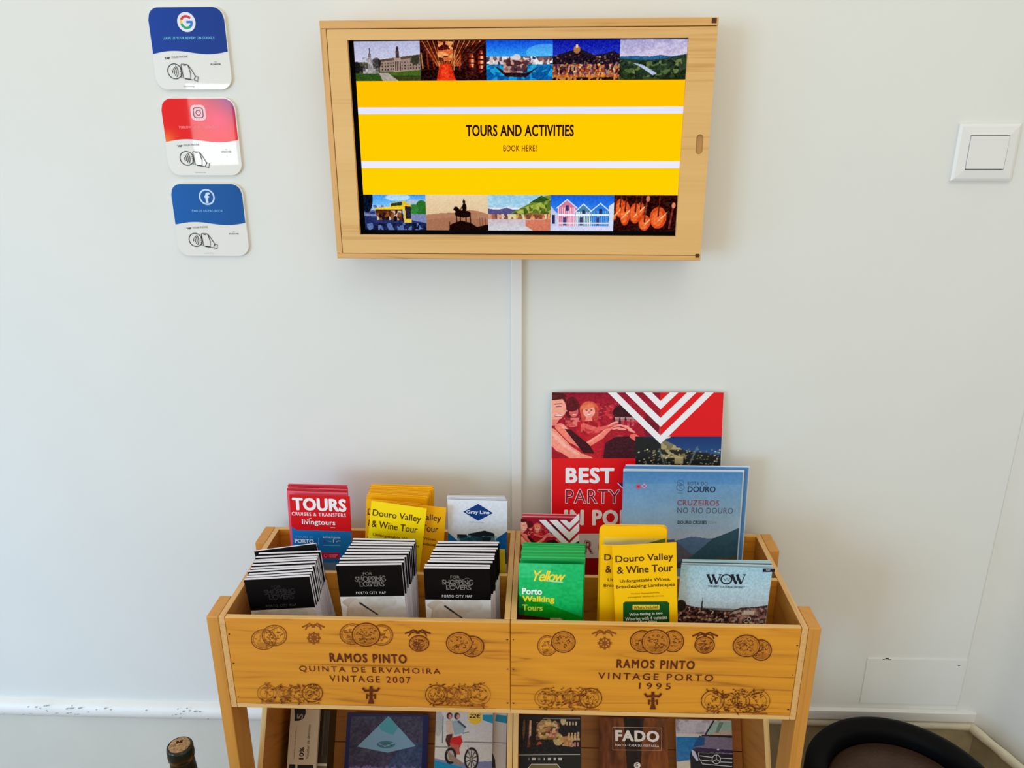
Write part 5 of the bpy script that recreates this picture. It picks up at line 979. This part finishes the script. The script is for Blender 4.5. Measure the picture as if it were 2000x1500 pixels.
F = Flat(m, base=.0003); F.ell(1244.5, 1495, 6.4, 6.4, wh); F.k += .0001; F.ribbon([(1246, 1491), (1242.5, 1492), (1242, 1497), (1245.5, 1498), (1245.5, 1494.5)], 1.3, (40, 20, 14)); F.build('round_mark', L.o)
L = low('van_leaflet', 'leaflet with a dark van beside blue water, at lower right end', 'leaflet', (1319.5, 1404), (1428.5, 1408), .118, (196, 190, 190), .004); m = L.m
c = Cv(140, 170, (160, 150, 160)); c.grad(0, .28, (186, 180, 190), (150, 140, 144)); c.tex(c.box_(0, 0, .8, .27), [(176, 170, 176), (136, 124, 130), (206, 200, 206), (110, 96, 100)], 9, 8, .7); c.ell(.35, .14, .28, .1, (196, 190, 194), .7); c.rect(0, .27, .8, .33, (206, 196, 186)); c.grad(.33, .80, (16, 112, 170), (60, 110, 170), 0, .6); c.poly([(0, .8), (.3, .74), (.4, .9), (.5, 1), (0, 1)], (206, 196, 176)); c.tex(c.box_(0, .34, .4, .78), [(20, 116, 176), (60, 120, 180), (30, 96, 150)], 14, 20, .4)
dk = (34, 28, 44); c.poly([(.66, .03), (1, .02), (1, .30), (.52, .30)], (150, 176, 160)); c.poly([(.72, .2), (1, .2), (1, .30), (.6, .30)], (196, 160, 140), .8); c.poly([(.78, .04), (.86, .04), (.76, .24), (.7, .24)], (70, 96, 84), .6); c.line(.68, .02, .5, .32, .03, dk); c.rect(.46, .28, 1, .33, (36, 14, 26)); c.poly([(.46, .31), (1, .33), (1, .58), (.5, .56), (.3, .52), (.36, .42)], (120, 108, 128)); c.poly([(.42, .3), (.52, .34), (.5, .48), (.3, .52), (.34, .42)], (20, 76, 130)); c.poly([(.34, .52), (1, .56), (1, .62), (.4, .6), (.3, .57)], (56, 34, 70)); c.poly([(.28, .55), (.4, .60), (1, .63), (1, 1), (.24, 1), (.24, .66)], (26, 24, 30)); c.poly([(.27, .56), (.33, .6), (.39, .76), (.36, .78), (.28, .66)], (190, 196, 216)); c.ell(.74, .555, .02, .014, (236, 220, 236)); c.noise(40, 50, 7)
zb_ = m(1374, 1510)[1]; L.canvas(c, 'van_photo', -L.w/2, L.w/2, zb_, L.h)
F = Flat(m, base=.0003); g = (206, 206, 212); F.ring(1399, 1483, 8.2, 8.6, 1.4, g)
for a in (-90, 30, 150): F.ribbon([(1399, 1483), (1399+7.6*math.cos(math.radians(a)), 1483+8*math.sin(math.radians(a)))], 1.3, g)
F.ribbon([(1364, 1470), (1430, 1473)], .7, (110, 110, 116))
for a, b in (((1367, 1476), (1391, 1479)), ((1408, 1480.5), (1430, 1481.5)), ((1370, 1484.5), (1391, 1486.5)), ((1407, 1488), (1430, 1489)), ((1372, 1492), (1430, 1497))): F.ribbon([a, b], 1.4, g)
F.ribbon([(1364, 1470), (1365, 1480), (1372, 1492)], 1.0, g); F.build('grille_and_star', L.o)

# ================================================================ bottle on a low side table
bp_ = ray(350.5, 1455)*.885; bz = bp_.z+H
tx, ty = bp_.x, bp_.y; tz = bz-.300
t = thing('side_table', 'low wooden side table just below the frame carrying the bottle', 'table', (tx, .645, 0))
box('table_top', t, W_SIDE, -.22, .22, -.22, .20, tz-.022, tz, .002)
for a in (-1, 1):
    for b in (-1, 1): box('leg', t, W_LEG, a*.19-.015, a*.19+.015, b*.17-.02, b*.17+.01, 0, tz-.022)
bt = thing('wine_bottle', 'dark green corked wine bottle at lower left of the stand', 'bottle', (tx, ty, tz))
M_GLASS = mat((4, 22, 12), .06, name='dark_green_glass'); g_ = M_GLASS.node_tree.nodes['Principled BSDF']; g_.inputs['Base Color'].default_value = (.0005, .006, .003, 1); g_.inputs['Coat Weight'].default_value = 0.25; g_.inputs['Coat Roughness'].default_value = 0.03
lathe('glass_body', [(0, 0), (.034, 0), (.037, .004), (.0375, .18), (.036, .195), (.029, .213), (.0195, .228), (.0160, .240), (.0143, .262), (.0132, .280), (.0132, .2835), (.0144, .2845), (.0146, .2900), (.0143, .2935), (.0144, .2965), (.0138, .2990), (.0128, .3), (.0116, .2995), (.0112, .297), (0, .296)], 40, bt, M_GLASS)
ck = noise_mat('cork', (206, 160, 112), .8, 420, .5, 1.0)
bm = bmesh.new(); n = 20; prev = None; rg = random.Random(4)
cv = bm.verts.new((0, 0, .3012)); rings = []
for r in (.004, .0075, .0104, .0116):
    rings.append([bm.verts.new((r*math.cos(6.2832*i/n), r*math.sin(6.2832*i/n), .3012-(.0012 if r > .011 else 0)+rg.uniform(-.0006, .0006))) for i in range(n)])
rings.append([bm.verts.new((.0112*math.cos(6.2832*i/n), .0112*math.sin(6.2832*i/n), .2966)) for i in range(n)])
for i in range(n): bm.faces.new((cv, rings[0][i], rings[0][(i+1) % n]))
for a, b in zip(rings, rings[1:]):
    for i in range(n): bm.faces.new((a[i], b[i], b[(i+1) % n], a[(i+1) % n]))
bmesh.ops.recalc_face_normals(bm, faces=bm.faces); co = link('cork', bm_mesh(bm, 'cork'), bt, ck)
F = Flat(None, base=0); F.k = 0
bm = bmesh.new(); bx(bm, -.0035, .003, .002, .0052, .3006, .3016); link('cork_hole', bm_mesh(bm, 'cork_hole'), bt, mat((50, 20, 12), .9)).rotation_euler = (0, 0, .35)

# ================================================================ round stool with a black rim
K = 1.09; sx, sy2, sz, sr = .584*K, .9811*K, zz(-K), .1489*K
so = thing('round_stool', 'round black rimmed stool with brown recessed seat, right of the stand', 'stool', (sx, sy2, 0))
M_BLK = mat((2, 2, 4), .6, name='black_leatherette', spec=.12)
lathe('rim', [(sr-.004, sz-.075), (sr+.001, sz-.04), (sr+.001, sz-.012), (sr-.004, sz-.003), (sr-.014, sz), (sr-.030, sz-.002), (sr-.036, sz-.007), (sr-.038, sz-.018), (sr-.0385, sz-.034), (sr-.0385, sz-.075), (sr-.004, sz-.075)], 64, so, M_BLK)
lathe('seat', [(0, sz-.030), (.04, sz-.0295), (.08, sz-.029), (sr-.044, sz-.0285), (sr-.039, sz-.034), (sr-.039, sz-.060), (0, sz-.060)], 48, so, noise_mat('brown_leather', (62, 40, 24), .6, 30, .15, .4))
cr2 = Flat(None)
bm = bmesh.new()
for k in range(10): x = -.02+.012*k; bx(bm, x, x+.0135, -.022-.006*k, -.016-.006*k, sz-.0300, sz-.0286)
link('crease', bm_mesh(bm, 'crease'), so, mat((36, 22, 14), .6))
for k in range(4):
    a = math.pi/4+k*math.pi/2; r = sr-.03; x, y = r*math.cos(a), r*math.sin(a); box('leg', so, M_BLK, x-.014, x+.014, y-.014, y+.014, 0, sz-.0752, .003)
